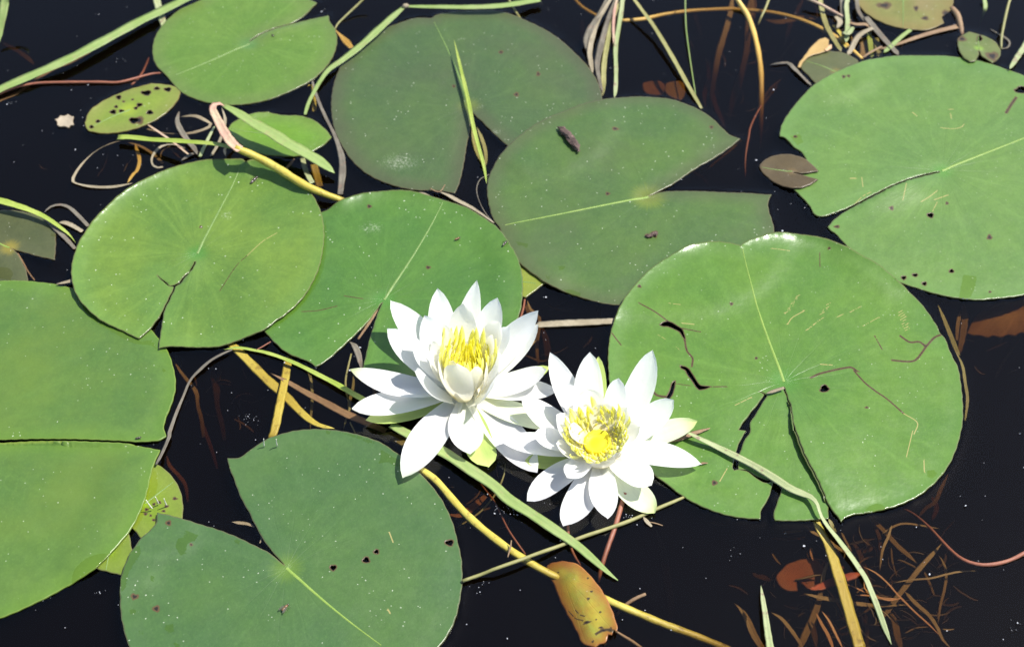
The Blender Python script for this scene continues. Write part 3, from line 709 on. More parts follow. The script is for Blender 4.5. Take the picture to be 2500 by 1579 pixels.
    for (kind, q, hw) in line_list:
        val = np.clip(1.25-0.55*mind(V, q)/hw, 0, 1)
        if kind == 'd': dam = np.maximum(dam, val)
        else: scar = np.maximum(scar, val)
    for P in wet_list:
        d = mind(V, P); s = np.where(inside(P, V[:, 0], V[:, 1]), 1, -1); we = np.maximum(we, np.clip(0.5+s*d/0.0014*0.5, 0, 1))
    for (c, rx, ry) in dust:
        cc = at(c, 0.003)[:2]; s1 = mpp(at(c, 0.003)); q = (V-cc)/np.array([rx*s1, ry*s1*1.4]); du = np.maximum(du, np.exp(-(q**2).sum(1)*1.2))
    for nm, vals in (('edge', E), ('damage', dam), ('scar', scar), ('wet', we), ('dust', du)): attr(me, nm, np.concatenate([vals, vals]))
    o = link(name, me, mat, parent)
    o.location = (nav[0], nav[1], z0); o.rotation_euler = (0, 0, ang)
    # midrib, a slightly proud strip that follows the leaf
    if rib_mat:
        k = 40; s = np.linspace(0.0, 0.97, k); L = nav+(rb-nav)*s[:, None]
        nn = np.array([-(rb-nav)[1], (rb-nav)[0]]); nn = nn/np.linalg.norm(nn)
        L = L + nn*(np.sin(s*3.1)*0.02*np.linalg.norm(rb-nav)*math.sin(seed*2.1))[:, None]
        ok = alive(L)
        L = L[ok]; s = s[ok]; k = len(L)
        if k > 4:
            w = rib_w*(1-0.72*s)
            rows = []
            for off in (-1, -0.45, 0.45, 1):
                Q = L+nn*(off*w)[:, None]; z_, _ = ztop(Q)
                rows.append(loc(Q, z_+(0.00022 if abs(off) < 0.9 else -0.0001)))
            VV = np.stack(rows, 1).reshape(-1, 3)
            FF = [(4*i+j, 4*(i+1)+j, 4*(i+1)+j+1, 4*i+j+1) for i in range(k-1) for j in range(3)]
            rm = mesh('midrib', VV, FF)
            if rm.polygons[0].normal.z < 0: rm.flip_normals()
            attr(rm, 'u', np.tile([0, .33, .66, 1], k)); attr(rm, 'v', np.repeat(s, 4))
            link('midrib', rm, MAT[rib_mat], o)
    if fixed is None:
        insg = inside(OUT, GXX, GYY)
        for P in hole_pts: insg &= ~inside(P, GXX, GYY)
        HF = np.where(insg, np.maximum(HF, F + 0.0007), HF)
    return o, OUT

PAD_OUT = []
def make_pads():
    masks = {k: inside(to_xy(PAD[k]['out'], 0.002), GXX, GYY) for k in ORDER}
    for n_, k in enumerate(ORDER):
        ov = np.zeros(GXX.shape)
        for k2 in ORDER[n_+1:]: ov = np.maximum(ov, masks[k2])
        ov = boxf(boxf(maxf(ov, 5), 2), 2)
        p = PAD[k]; q = PAR[k]; a, b = GR[k]
        kw = {x: q[x] for x in ('edge', 'edge_k', 'glow', 'rough', 'specks', 'seed', 'vein', 'blotch', 'blotch_k', 'glow_r') if x in q}
        if 'rimc' in q: kw['rim'] = q['rimc']
        m = pad_material('leaf_'+k, a, b, **kw)
        big = k in ('topleft', 'dark_top', 'mid_right', 'torn_right', 'flower_pad', 'left_mid', 'far_left', 'front', 'top_right')
        o, out = build_leaf('lily_pad', m, p['out'], p['navel'], p['rib'], rimk=q['rim'], holes=HOLES.get(k, ()), cracks=CRACKS.get(k, ()), spots=SPOTS.get(k, ()),
            lines=LINES.get(k, ()), wet=WET.get(k, ()), dust=DUST.get(k, ()), lift=LIFT.get(k, ()), seed=q['seed'], rib_mat='rib' if k in ('torn_right', 'mid_right', 'front', 'top_right', 'dark_left') else 'rib_dim',
            rib_w=0.0009 if big else 0.0006, over=ov)
        tag(o, LABEL[k], 'lily pad' if k not in ('holed_oval', 'plain_oval', 'lime_c') else 'leaf')
        if k in ('holed_oval', 'plain_oval', 'lime_c'): o.name = 'floating_leaf'
        PAD_OUT.append(out)
make_pads()
HS = boxf(maxf(HF, 2), 2)                                # smooth top of the leaves, for things lying on them
# ---------------------------------------------------------------- water and pond bed
def make_water():
    xs = np.concatenate([[-30, -10, -4, -1.5, -0.9, -0.65], np.arange(-0.46, 0.4601, 0.0017), [0.65, 0.9, 1.5, 4, 10, 30]])
    ys = np.concatenate([[-30, -10, -4, -1.5, -0.8, -0.45], np.arange(-0.26, 0.3601, 0.0017), [0.5, 0.9, 1.5, 4, 10, 30]])
    nx, ny = len(xs), len(ys)
    # distance from the leaf edges, for the meniscus that climbs them
    d = np.full((ny, nx), 0.02)
    i0 = 6; x0 = xs[i0]; y0 = ys[i0]; st = 0.0017
    for P in PAD_OUT:
        for p in P:
            ci = int(round((p[0]-x0)/st))+i0; cj = int(round((p[1]-y0)/st))+i0
            if ci < 14 or cj < 14 or ci > nx-16 or cj > ny-16: continue
            a, b, c, e = ci-8, ci+9, cj-8, cj+9
            q = np.hypot(xs[None, a:b]-p[0], ys[c:e, None]-p[1])
            d[c:e, a:b] = np.minimum(d[c:e, a:b], q)
    X, Y = np.meshgrid(xs, ys)
    Z = 0.0011*np.exp(-d/0.0022)
    cov = sample(HF, np.clip(X, GX0, GX1), np.clip(Y, GY0, GY1)) > 0.0005
    cov &= (np.abs(X) < 0.5)
    Z = np.where(cov, np.minimum(Z, 0.0002)-0.0002, Z)
    Z += 0.00006*(np.sin(X*41+Y*23)+np.sin(X*-17+Y*57+1.3)+0.6*np.sin(X*97+Y*61))*(np.abs(X) < 0.6)
    V = np.stack([X.ravel(), Y.ravel(), Z.ravel()], 1)
    idx = np.arange(nx*ny).reshape(ny, nx)
    F = np.stack([idx[:-1, :-1], idx[:-1, 1:], idx[1:, 1:], idx[1:, :-1]], -1).reshape(-1, 4)
    n = len(V)
    corners = [idx[0, 0], idx[0, -1], idx[-1, -1], idx[-1, 0]]
    V = np.vstack([V, [(xs[0], ys[0], -0.30), (xs[-1], ys[0], -0.30), (xs[-1], ys[-1], -0.30), (xs[0], ys[-1], -0.30)]])
    faces = [tuple(map(int, f)) for f in F]
    faces.append((n+3, n+2, n+1, n))
    faces.append(tuple(map(int, idx[0, ::-1]))+(n, n+1)); faces.append(tuple(map(int, idx[-1, :]))+(n+2, n+3))
    faces.append(tuple(map(int, idx[:, 0]))+(n+3, n)); faces.append(tuple(map(int, idx[::-1, -1]))+(n+1, n+2))
    me = mesh('water', V, faces)
    t = NT('pond_water')
    P = t.coord()
    nb = t.bump(t.noise(P, 55, 2, 0.5), 0.12, 0.0006)
    fr = t.n.new('ShaderNodeFresnel'); fr.inputs['IOR'].default_value = 1.333; t.put(fr.inputs['Normal'], nb)
    gl = t.n.new('ShaderNodeBsdfGlossy'); gl.inputs['Roughness'].default_value = 0.03; t.put(gl.inputs['Normal'], nb)
    tr = t.n.new('ShaderNodeBsdfTransparent')
    va = t.n.new('ShaderNodeVolumeAbsorption'); va.inputs['Color'].default_value = (0.66, 0.56, 0.40, 1); va.inputs['Density'].default_value = 165.0
    vs = t.n.new('ShaderNodeVolumeScatter'); vs.inputs['Color'].default_value = (0.85, 0.58, 0.30, 1); vs.inputs['Density'].default_value = 0.6
    ad = t.n.new('ShaderNodeAddShader'); t.t.links.new(va.outputs[0], ad.inputs[0]); t.t.links.new(vs.outputs[0], ad.inputs[1])
    m = t.done(mixsh(t, fr.outputs[0], tr.outputs[0], gl.outputs[0]), ad.outputs[0])
    o = link('water', me, m); tag(o, 'still dark brown pond water', 'water', kind='structure')
make_water()
def make_bed():
    bm = bmesh.new(); bmesh.ops.create_grid(bm, x_segments=60, y_segments=60, size=29.5)
    for v in bm.verts: v.co.z = -0.27+0.012*math.sin(v.co.x*3+v.co.y*2)
    me = bpy.data.meshes.new('pond_bed'); bm.to_mesh(me); bm.free()
    t = NT('mud'); P = t.coord()
    c = t.mix(t.ramp(t.noise(P, 18, 5, 0.6), 0.35, 0.7), (0.020, 0.014, 0.009), (0.055, 0.038, 0.022))
    o = link('pond_bed', me, t.done(t.bsdf(c, 0.9, 0.2, t.bump(t.noise(P, 60, 4), 0.6, 0.01)))); tag(o, 'dark muddy pond bed', 'mud', kind='structure')
make_bed()
# ---------------------------------------------------------------- water lily flowers
def petal_material(name, base, root, veins, tr):
    t = NT(name); u = t.attr('u'); v = t.attr('v'); g = t.attr('green')
    c = t.mix(t.ramp(v, 0.42, 0.0, 0.0, 0.85), base, root)
    fib = t.noise(t.vec(t.math('MULTIPLY', u, 16.0), t.math('MULTIPLY', v, 2.2), 0.0), 1.0, 3, 0.6)
    c = t.mix(t.ramp(fib, 0.45, 0.75, 0.0, veins), c, tuple(q*0.80 for q in base))
    gr = t.math('MULTIPLY', t.ramp(t.math('ADD', v, t.math('MULTIPLY', t.math('SUBTRACT', t.noise(t.coord(), 120, 3), 0.5), 0.15)), 0.78, 1.02), g)
    c = t.mix(gr, c, (0.55, 0.62, 0.20))
    nb = t.bump(t.math('ADD', fib, t.math('MULTIPLY', t.noise(t.coord(), 160, 2), 1.5)), 0.35, 0.0006)
    sh = t.bsdf(c, 0.42, 0.35, nb)
    return t.done(mixsh(t, tr, sh, trans(t, c)))
MAT['petal'] = petal_material('white_petal', (0.92, 0.91, 0.885), (0.90, 0.87, 0.70), 0.16, 0.56)
MAT['cream'] = petal_material('cream_petal', (0.91, 0.88, 0.79), (0.90, 0.80, 0.42), 0.12, 0.56)
MAT['sepal_pale'] = petal_material('pale_sepal', (0.62, 0.68, 0.46), (0.62, 0.66, 0.40), 0.5, 0.3)
MAT['sepal'] = petal_material('green_sepal', (0.36, 0.46, 0.12), (0.42, 0.50, 0.18), 0.6, 0.25)
def yellow(name, a, b, tr):
    t = NT(name); v = t.attr('v')
    c = t.mix(t.ramp(v, 0.1, 0.9), a, b)
    return t.done(mixsh(t, tr, t.bsdf(c, 0.5, 0.3), trans(t, c)))
MAT['stamen'] = yellow('yellow_stamen', (0.94, 0.92, 0.58), (0.96, 0.92, 0.15), 0.58)
MAT['petaloid'] = yellow('pale_yellow_stamen', (0.94, 0.93, 0.74), (0.95, 0.93, 0.32), 0.58)
MAT['stigma'] = yellow('deep_yellow_stigma', (0.86, 0.55, 0.02), (0.92, 0.80, 0.04), 0.25)

def sheet(name, B, Tp, axis_xy, width, mat, parent, bow=0.10, cup=0.30, sharp=1.0, green=0.0, roll=0.0, base_w=0.42, hook=0.0, rows=16, cols=9, az=None, org=None):
    """one petal: a thin cupped sheet from base B to tip Tp, concave towards the flower's axis"""
    B = np.asarray(B, float); Tp = np.asarray(Tp, float); ch = Tp-B; L = np.linalg.norm(ch)
    a = (Tp[:2]-axis_xy) if az is None else np.array([math.cos(az), math.sin(az)])
    a = a/np.linalg.norm(a); a3 = np.array([a[0], a[1], 0.0]); s3 = np.array([-a[1], a[0], 0.0])
    t_ = ch/L
    n = np.cross(t_, s3); n /= np.linalg.norm(n)                # inside / upper face direction
    if n[2] < 0 and abs(n[2]) > 0.3: n = -n
    if np.dot(n, a3) > 0 and t_[2] > 0.5: n = -n
    sd = np.cross(n, t_)
    if roll:
        c, s = math.cos(roll), math.sin(roll); sd, n = sd*c+n*s, n*c-sd*s
    V = []; uu = []; vv = []
    ph = random.random()*6; asym = random.uniform(-0.05, 0.05)
    for i in range(rows):
        t = i/(rows-1)
        q = B + ch*t - n*(bow*L*4*t*(1-t)) + n*(hook*L*t**4)
        q = q + sd*(asym*L*math.sin(math.pi*t))
        if t < 0.52: w = base_w+(1-base_w)*math.sin(t/0.52*math.pi/2)**1.1
        else: w = max(0.0, 1-((t-0.52)/0.48)**(2.5*sharp+0.1))**(0.58+0.22*(1/sharp))
        w *= width*0.5
        for j in range(cols):
            x = 2*j/(cols-1)-1
            lift = cup*w*(abs(x)**1.8) * (1.0-0.35*t)
            rip = 0.035*width*math.sin(4.0*t+ph+2*x)*abs(x)
            V.append(q+sd*(w*x*(1-0.12*cup))+n*(lift+rip)); uu.append(0.5+0.5*x); vv.append(t)
    F = [(i*cols+j, i*cols+j+1, (i+1)*cols+j+1, (i+1)*cols+j) for i in range(rows-1) for j in range(cols-1)]
    V = np.array(V)
    if org is not None: V = V-org
    me = mesh(name, V, F); attr(me, 'u', uu); attr(me, 'v', vv); attr(me, 'green', [green]*len(V))
    return link(name, me, MAT[mat], parent), L

def make_flower(label, o_px, k_px, base_px, base_z, ring_px, ring_z, petals, sepals, rings, stig, front):
    conv = lambda x, y: (o_px[0]+x/k_px, o_px[1]+y/k_px)
    Bc = at(conv(*base_px), base_z); Rc = at(conv(*ring_px), ring_z)
    A = Rc-Bc; H = np.linalg.norm(A); A = A/H
    org = np.array([Bc[0], Bc[1], 0.0])
    fl = empty('water_lily_flower', org); tag(fl, label, 'flower')
    kw = dict(org=org)
    def frame(ax):
        e1 = np.cross([0, 1, 0], ax); e1 /= np.linalg.norm(e1); e2 = np.cross(ax, e1); return e1, e2
    E1, E2 = frame(A)
    lens = []
    for p in petals:
        x, y, zc, wpx, whorl = p[:5]; opt = p[5] if len(p) > 5 else {}
        Tp = at(conv(x, y), zc*0.01)
        d = Tp[:2]-Bc[:2]; d = d/np.linalg.norm(d)
        r0, h0 = {'o': (0.0055, 0.000), 'm': (0.0065, 0.004), 'i': (0.0060, 0.008), 'y': (0.0055, 0.010)}[whorl]
        if 'base' in opt:
            Bp = at(conv(*opt['base']), opt.get('bz', base_z+h0)); d = Bp[:2]-Bc[:2]; d = d/(np.linalg.norm(d)+1e-9)
        else: Bp = Bc + np.array([d[0]*r0, d[1]*r0, 0])+A*h0
        az = math.atan2(d[1], d[0]) if opt.get('faz') else None
        w = wpx/k_px*mpp(Tp)*1.09
        _, L = sheet('petal', Bp, Tp, Bc[:2], w, opt.get('mat', {'o': 'petal', 'm': 'petal', 'i': 'cream', 'y': 'cream'}[whorl]), fl, bow=opt.get('bow', 0.09 if zc > 1.7 else 0.03), cup=opt.get('cup', 0.30),
                     sharp=opt.get('sharp', 1.0), green=opt.get('green', 0.0), roll=opt.get('roll', 0.0), hook=opt.get('hook', 0.02), base_w=opt.get('bw', 0.42), az=az, **kw)
        lens.append(round(L*100, 1))
    for p in sepals:
        x, y, zc, wpx = p[:4]; opt = p[4] if len(p) > 4 else {}
        Tp = at(conv(x, y), zc*0.01); d = Tp[:2]-Bc[:2]; d /= np.linalg.norm(d)
        Bp = Bc+np.array([d[0]*0.006, d[1]*0.006, -0.003])
        sheet('sepal', Bp, Tp, Bc[:2], wpx/k_px*mpp(Tp), opt.get('mat', 'sepal'), fl, bow=opt.get('bow', 0.06), cup=0.35, sharp=opt.get('sharp', 1.1), green=opt.get('green', 0.6), roll=opt.get('roll', 0), **kw)
    # stamens: flat outer ones to thin inner ones
    kinds = {}
    for (nst, rb, rt, ht, w, mt, curl) in rings:
        for i in range(nst):
            a = 2*math.pi*(i+random.uniform(-0.3, 0.3))/nst
            rr = rt*random.uniform(0.85, 1.08); hh = ht*random.uniform(0.85, 1.1)
            rad = E1*math.cos(a)+E2*math.sin(a); tang = np.cross(A, rad); fr = max(0.0, -rad[1]); hh *= 1-front[0]*fr; rr *= 1-front[1]*fr
            p0 = Bc+A*0.008+rad*rb; p2 = Bc+A*(0.008+hh)+rad*(rr-curl*0.006)+tang*random.uniform(-0.0012, 0.0012); p1 = Bc+A*(0.008+hh*0.55)+rad*(rr*1.06)
            V = []; uu = []; vv = []
            for q in range(8):
                t = q/7; c = p0*(1-t)**2+p1*2*t*(1-t)+p2*t*t
                wd = w*0.5*(0.75+0.45*math.sin(math.pi*min(1, t*1.1)))*(1 if t < 0.72 else max(0.12, 1-((t-0.72)/0.28)**2*0.9))
                for x in (-1, 0, 1):
                    V.append(c+tang*(wd*x)-rad*(0.18*w*(1-abs(x)))-org); uu.append(0.5+0.5*x); vv.append(t)
                V.append(c-org+rad*(0.12*w)); uu.append(0.5); vv.append(t)
            F = []
            for q in range(7):
                b = 4*q; F += [(b, b+1, b+5, b+4), (b+1, b+2, b+6, b+5), (b+2, b+3, b+7, b+6), (b+3, b, b+4, b+7)]
            F.append((28, 29, 30, 31))
            me = mesh('stamen', V, F); attr(me, 'u', uu); attr(me, 'v', vv)
            link('stamen', me, MAT[mt], fl)
    # stigma: a shallow ribbed dish
    V = [Bc+A*stig[1]-org]; vv = [0.0]; n = 28
    for k, (r_, h_) in enumerate(((0.25, 0.0010), (0.5, -0.0004), (0.8, 0.0002), (1.0, 0.0022), (1.05, 0.0012), (1.0, -0.006))):
        for i in range(n):
            a = 2*math.pi*i/n; rib = 0.0004*math.cos(a*14) if k in (2, 3) else 0
            V.append(Bc+A*(stig[1]+h_+rib)+(E1*math.cos(a)+E2*math.sin(a))*(stig[0]*r_)-org); vv.append(r_)
    F = [(0, 1+i, 1+(i+1) % n) for i in range(n)]
    for k in range(5):
        for i in range(n):
            a = 1+k*n+i; b = 1+k*n+(i+1) % n; F.append((a, a+n, b+n, b))
    me = mesh('stigma', V, F); attr(me, 'v', vv); link('stigma', me, MAT['stigma'], fl)
    return lens

F1 = ((840, 670), 1580/540.0); F2 = ((1240, 840), 1584/500.0)
make_flower('taller white water lily flower with cup-shaped yellow centre, in front of the green pad', F1[0], F1[1], (850, 845), 0.010, (880, 505), 0.041,
  [ # x, y, tip height cm, width px, whorl
   (950, 42, 3.9, 170, 'o', dict(sharp=0.8)), (665, 102, 3.6, 195, 'o'), (632, 210, 2.6, 140, 'o'), (1097, 165, 4.2, 195, 'o', dict(roll=0.2)),
   (330, 192, 2.4, 215, 'o'), (305, 393, 2.8, 205, 'o'), (1390, 258, 4.0, 195, 'o', dict(sharp=0.8, roll=0.35)), (1392, 358, 3.2, 165, 'o', dict(roll=0.2)),
   (45, 688, 1.5, 195, 'o', dict(green=0.8, sharp=0.8)), (58, 968, 1.0, 205, 'o', dict(green=0.2)), (420, 1462, 0.55, 250, 'o', dict(green=0.35, sharp=0.85)),
   (905, 1288, 0.9, 240, 'o', dict(bow=0.05)), (1380, 1420, 0.45, 245, 'o', dict(bow=0.05, sharp=0.9)), (1452, 683, 2.2, 185, 'o', dict(sharp=1.3)), (1525, 835, 1.3, 175, 'o'),
   (850, 202, 4.9, 200, 'm', dict(mat='cream')), (572, 292, 4.5, 200, 'm'), (488, 508, 3.7, 160, 'm'), (1112, 333, 4.6, 185, 'm', dict(sharp=1.4, mat='cream')), (1185, 375, 4.2, 150, 'm', dict(sharp=1.3)),
   (500, 692, 3.8, 190, 'm', dict(sharp=1.2, base=(775, 908), bz=0.012)), (800, 645, 4.4, 215, 'm', dict(sharp=1.8, base=(820, 908), bz=0.011, faz=1, bow=0.12, bw=0.5, mat='cream')),
   (1100, 720, 3.7, 220, 'm', dict(sharp=1.5, base=(925, 918), bz=0.011, mat='petal')), (1128, 575, 4.0, 210, 'i', dict(sharp=1.2, base=(980, 830), bz=0.016, mat='petal')),
   (668, 598, 4.4, 175, 'i', dict(base=(780, 870), bz=0.015, sharp=1.5)), (935, 668, 4.1, 125, 'i', dict(base=(905, 870), bz=0.014, sharp=1.6, faz=1)), (628, 475, 4.3, 140, 'i', dict(base=(740, 790), bz=0.017)),
   (700, 352, 4.5, 120, 'y'), (1065, 430, 4.4, 120, 'y'), (780, 620, 3.9, 150, 'i', dict(base=(800, 880), bz=0.014, faz=1, sharp=1.5)), (1020, 640, 3.8, 150, 'i', dict(base=(960, 870), bz=0.014, sharp=1.5))],
  [(148, 1040, 0.35, 165, dict(bow=0.03)), (1030, 1375, 0.3, 230, dict(sharp=1.8, bow=0.02)), (1470, 660, 0.9, 150, {}), (1500, 1090, 0.75, 205, dict(mat='sepal_pale', green=0.2, bow=0.03)), (1030, 225, 1.9, 150, {})],
  [(26, 0.0075, 0.0158, 0.0265, 0.0032, 'petaloid', 0.2), (30, 0.007, 0.0136, 0.0235, 0.0021, 'stamen', 0.5), (30, 0.006, 0.0108, 0.020, 0.0016, 'stamen', 0.6), (22, 0.005, 0.0075, 0.0175, 0.0013, 'stamen', 0.4), (12, 0.003, 0.0045, 0.016, 0.0012, 'stamen', 0.2)],
  (0.0055, 0.014), (0.25, 0.25))
make_flower('lower wide-open white water lily flower showing round yellow stigma, overlapping the torn pad', F2[0], F2[1], (712, 835), 0.009, (672, 668), 0.028,
  [(322, 68, 2.8, 195, 'o', dict(sharp=0.9)), (633, 63, 3.1, 215, 'o'), (1122, 52, 3.0, 225, 'o'), (1285, 432, 2.4, 210, 'o', dict(sharp=1.2, roll=0.25)), (1497, 935, 0.55, 215, 'o', dict(sharp=0.9, bow=-0.02)),
   (1110, 1097, 1.3, 235, 'o', dict(sharp=1.3, bow=0.02)), (770, 1354, 0.75, 215, 'o', dict(bow=0.02, sharp=0.9)), (428, 1412, 0.35, 230, 'o', dict(bow=0.05)), (148, 1215, 0.5, 215, 'o', dict(bow=0.04)),
   (100, 412, 2.0, 225, 'o', dict(sharp=0.95)), (-66, 748, 1.1, 200, 'o', dict(bow=0.03)), (428, 298, 3.2, 185, 'm'), (598, 343, 3.3, 250, 'm', dict(mat='cream', sharp=1.3)), (858, 262, 3.2, 165, 'm', dict(sharp=1.3)),
   (198, 698, 2.0, 190, 'm', dict(sharp=1.2)), (368, 548, 2.8, 190, 'm', dict(sharp=1.2)), (372, 765, 2.3, 150, 'm', dict(sharp=1.3, base=(600, 890), bz=0.011, mat='cream')), (455, 1035, 1.7, 165, 'm', dict(sharp=1.4, mat='petal')),
   (1022, 635, 2.7, 180, 'm', dict(sharp=1.3, mat='cream')), (875, 602, 2.8, 85, 'm', dict(base=(850, 820), bz=0.014)), (925, 488, 3.1, 150, 'i'), (770, 455, 3.1, 200, 'i', dict(sharp=1.4)),
   (470, 640, 2.7, 150, 'i', dict(sharp=1.4)), (548, 825, 2.25, 150, 'i', dict(sharp=1.3, base=(650, 915), bz=0.012)), (632, 880, 2.2, 160, 'i', dict(sharp=1.5, base=(690, 945), bz=0.010)), (730, 905, 2.15, 190, 'i', dict(sharp=1.8, base=(735, 958), bz=0.010, faz=1)),
   (835, 800, 2.5, 150, 'i', dict(sharp=1.5, base=(790, 930), bz=0.011, mat='petal')), (905, 730, 2.6, 140, 'i', dict(sharp=1.4, base=(830, 880), bz=0.013, mat='petal'))],
  [(1465, 595, 1.0, 215, dict(mat='sepal_pale', green=0.9)), (1140, 1303, 0.25, 250, dict(mat='sepal_pale', green=0.8, sharp=1.1)), (132, 900, 0.5, 160, dict(sharp=1.3)), (700, 92, 2.1, 150, {})],
  [(28, 0.0085, 0.0180, 0.0145, 0.0026, 'petaloid', 0.1), (34, 0.0084, 0.0158, 0.0120, 0.0018, 'stamen', 0.2), (34, 0.0080, 0.0136, 0.0092, 0.0015, 'petaloid', 0.15), (30, 0.0076, 0.0112, 0.0066, 0.0013, 'stamen', 0.3)],
  (0.0068, 0.0085), (0.45, 0.10))
# ---------------------------------------------------------------- grass, reeds, stems and weed strands
def strand(name, mat, pts, w, z, kind='blade', lay=False, parent=None, taper=(0.25, 0.0), fold=0.22, wav=0.0, tail=None):
    """ribbon or tube along photo points; w = width in tile pixels (one per point or one for all), z = height in mm (same)"""
    pts = list(pts); n = len(pts)
    wa = np.interp(np.linspace(0, 1, n), np.linspace(0, 1, len(np.atleast_1d(w))), np.atleast_1d(w).astype(float))
    za = np.interp(np.linspace(0, 1, n), np.linspace(0, 1, len(np.atleast_1d(z))), np.atleast_1d(z).astype(float))*0.001
    base = np.zeros(n)
    for _ in range(3 if lay else 1):
        P = np.array([at(p, b+zz) for p, b, zz in zip(pts, base, za)])
        if lay: base = sample(HS, P[:, 0], P[:, 1])
    ww = np.array([q/TK*mpp(p) for q, p in zip(wa, P)])*(0.85 if mat == 'grey' else 1.12 if kind != 'tube' else 1.0)
    Q = open_spline(np.column_stack([P[:, 0], P[:, 1], P[:, 2], ww]), max(14, min(90, int(sum(np.linalg.norm(np.diff(P, axis=0), axis=1))/0.003))))
    k = len(Q)
    if lay:   # rest on the leaves between the traced points too
        off = np.interp(np.linspace(0, 1, k), np.linspace(0, 1, n), za)
        Q[:, 2] = np.maximum(Q[:, 2], sample(HS, Q[:, 0], Q[:, 1])+np.minimum(off, 0.0006))
    u = np.linspace(0, 1, k)
    C = Q[:, :3].copy(); W = Q[:, 3]*0.5
    prof = np.ones(k)
    if taper[0]: prof = np.minimum(prof, np.clip(u/taper[0], 0, 1)**0.6*0.95+0.05)
    if taper[1]: prof = np.minimum(prof, np.clip((1-u)/taper[1], 0, 1)**0.6*0.95+0.05)
    W = W*prof*(1+0.05*np.sin(u*37+n))
    Tn = np.gradient(C, axis=0); Tn /= np.linalg.norm(Tn, axis=1)[:, None]+1e-9
    up = np.array([0, 0, 1.0]) if kind != 'tube' else np.array([0.1, 0.2, 1.0])
    S = np.cross(Tn, up); S /= np.linalg.norm(S, axis=1)[:, None]+1e-9; N = np.cross(S, Tn)
    if wav:
        a = wav*np.sin(u*9+n*1.3); S, N = S*np.cos(a)[:, None]+N*np.sin(a)[:, None], N*np.cos(a)[:, None]-S*np.sin(a)[:, None]
    org = C[0].copy()
    if parent is not None: org = np.array(parent.location)
    if kind == 'tube': sec = [(math.cos(a), math.sin(a)) for a in np.linspace(0, 2*math.pi, 9)[:-1]]
    else: sec = [(-1, fold), (-0.5, fold*0.25+0.05), (0, 0.06), (0.5, fold*0.25+0.05), (1, fold), (0.5, fold*0.25-0.05), (0, -0.10), (-0.5, fold*0.25-0.05)]
    m = len(sec); V = []; uu = []; vv = []
    for i in range(k):
        for (a, b) in sec:
            V.append(C[i]+S[i]*(W[i]*a)+N[i]*(W[i]*b)-org); uu.append(0.5+0.5*a); vv.append(u[i])
    F = [(i*m+j, i*m+(j+1) % m, (i+1)*m+(j+1) % m, (i+1)*m+j) for i in range(k-1) for j in range(m)]
    F += [tuple(range(m))[::-1], tuple(range((k-1)*m, k*m))]
    me = mesh(name, V, F); attr(me, 'u', uu); attr(me, 'v', vv)
    o = link(name, me, MAT[mat], parent)
    if parent is None: o.location = org
    return o
def thing(label, cat, name, *a, group=None, **kw):
    return tag(strand(name, *a, **kw), label, cat, group)

# --- upper left
thing('long pale green grass blade slanting across open water beside the slit pad', 'grass', 'grass_blade', 'blade', T(0,0,'-60,640 0,597 200,510 450,400 700,270 940,140 1080,75 1230,0 1330,-50'), (60,66,72,74,70,66,60), (2,3,5,4,3,4), taper=(0,0), lay=True)
thing('short upright grass blade cut off by the pond corner above the slanting blade', 'grass', 'grass_blade', 'blade', T(0,0,'60,-60 35,0 20,100 5,190 -12,300'), (70,60,45,25), (25,18,10,3), taper=(0,0.2))
thing('short yellowish stem piece crossing under the slanting grass blade', 'stem', 'stem', 'pale_blade', T(0,0,'1030,-30 1045,30 1065,100 1085,165 1100,200'), (45,42,36), (-0.5,0,1,-1), taper=(0,0))
thing('thin reddish stem running from the slanting blade to the slit pad', 'stem', 'stem', 'red', T(0,0,'-40,640 0,622 100,580 250,552 450,546 650,545 780,547 880,525 1000,492 1085,485'), (14,15,17,17,16,12), (1,1.5,1,1,0.5,-1), kind='tube', taper=(0,0))
thing('dark brown sunken stem under the slanting grass blade', 'stem', 'stem', 'brown', T(0,0,'-30,690 0,668 130,610 300,490 400,440 500,405 590,350 650,310'), (20,24,28,30,18), (-3,-4,-5,-4,-6), taper=(0,0.2))
thing('short reddish sunken twig meeting the thin reddish stem', 'stem', 'stem', 'red', T(0,0,'870,565 905,535 940,490 965,440 988,385'), (14,14,10), (-2,-3,-6), kind='tube', taper=(0,0))
thing('faint brown sunken stem in open water above the slanting blade', 'stem', 'stem', 'weed', T(0,0,'10,280 80,320 160,370 230,430'), (26,30,26), (-26,-22,-18), taper=(0.2,0.2))
# --- bent reed with its blades (one plant)
reed = empty('bent_reed', at(T(1,0,'650,1330')[0], 0.001)); tag(reed, 'bent yellow reed with pink sheath and green blades casting a shadow on the dusty pad', 'reed')
strand('stalk', 'yellow', T(1,0,'650,1332 520,1285 380,1222 200,1110 60,1035 -70,980'), (38,46,54,56,52,46), (2,5,8,11,15,19), kind='tube', parent=reed, taper=(0,0))
strand('sheath', 'sheath', T(0,0,'1590,1000 1540,960 1490,890 1445,805 1412,735 1425,700 1470,692 1492,705'), (56,60,58,52,44,40,34,26), (19,20,21,22,23,22,21,20), parent=reed, taper=(0,0.1), fold=0.5)
strand('leaf', 'blade', T(0,0,'1478,700 1560,745 1700,835 1800,890') + T(1,0,'270,955 400,1025 500,1085 590,1150'), (26,52,70,76,78,74,66,34), (19,18,15,13,11,8,6,4), parent=reed, taper=(0,0.06), fold=0.35)
strand('leaf', 'lime', T(0,0,'780,917 860,915 1000,930 1150,938 1300,948 1420,958 1530,980'), (40,40,36,38,34,32,34), (3,4,6,9,11,14,16.5), parent=reed, taper=(0,0), fold=0.4)
strand('torn_tip', 'sheath', T(0,0,'1500,975 1490,1000 1495,1035'), (24,18,8), (16,14,12), parent=reed, taper=(0,0.4))
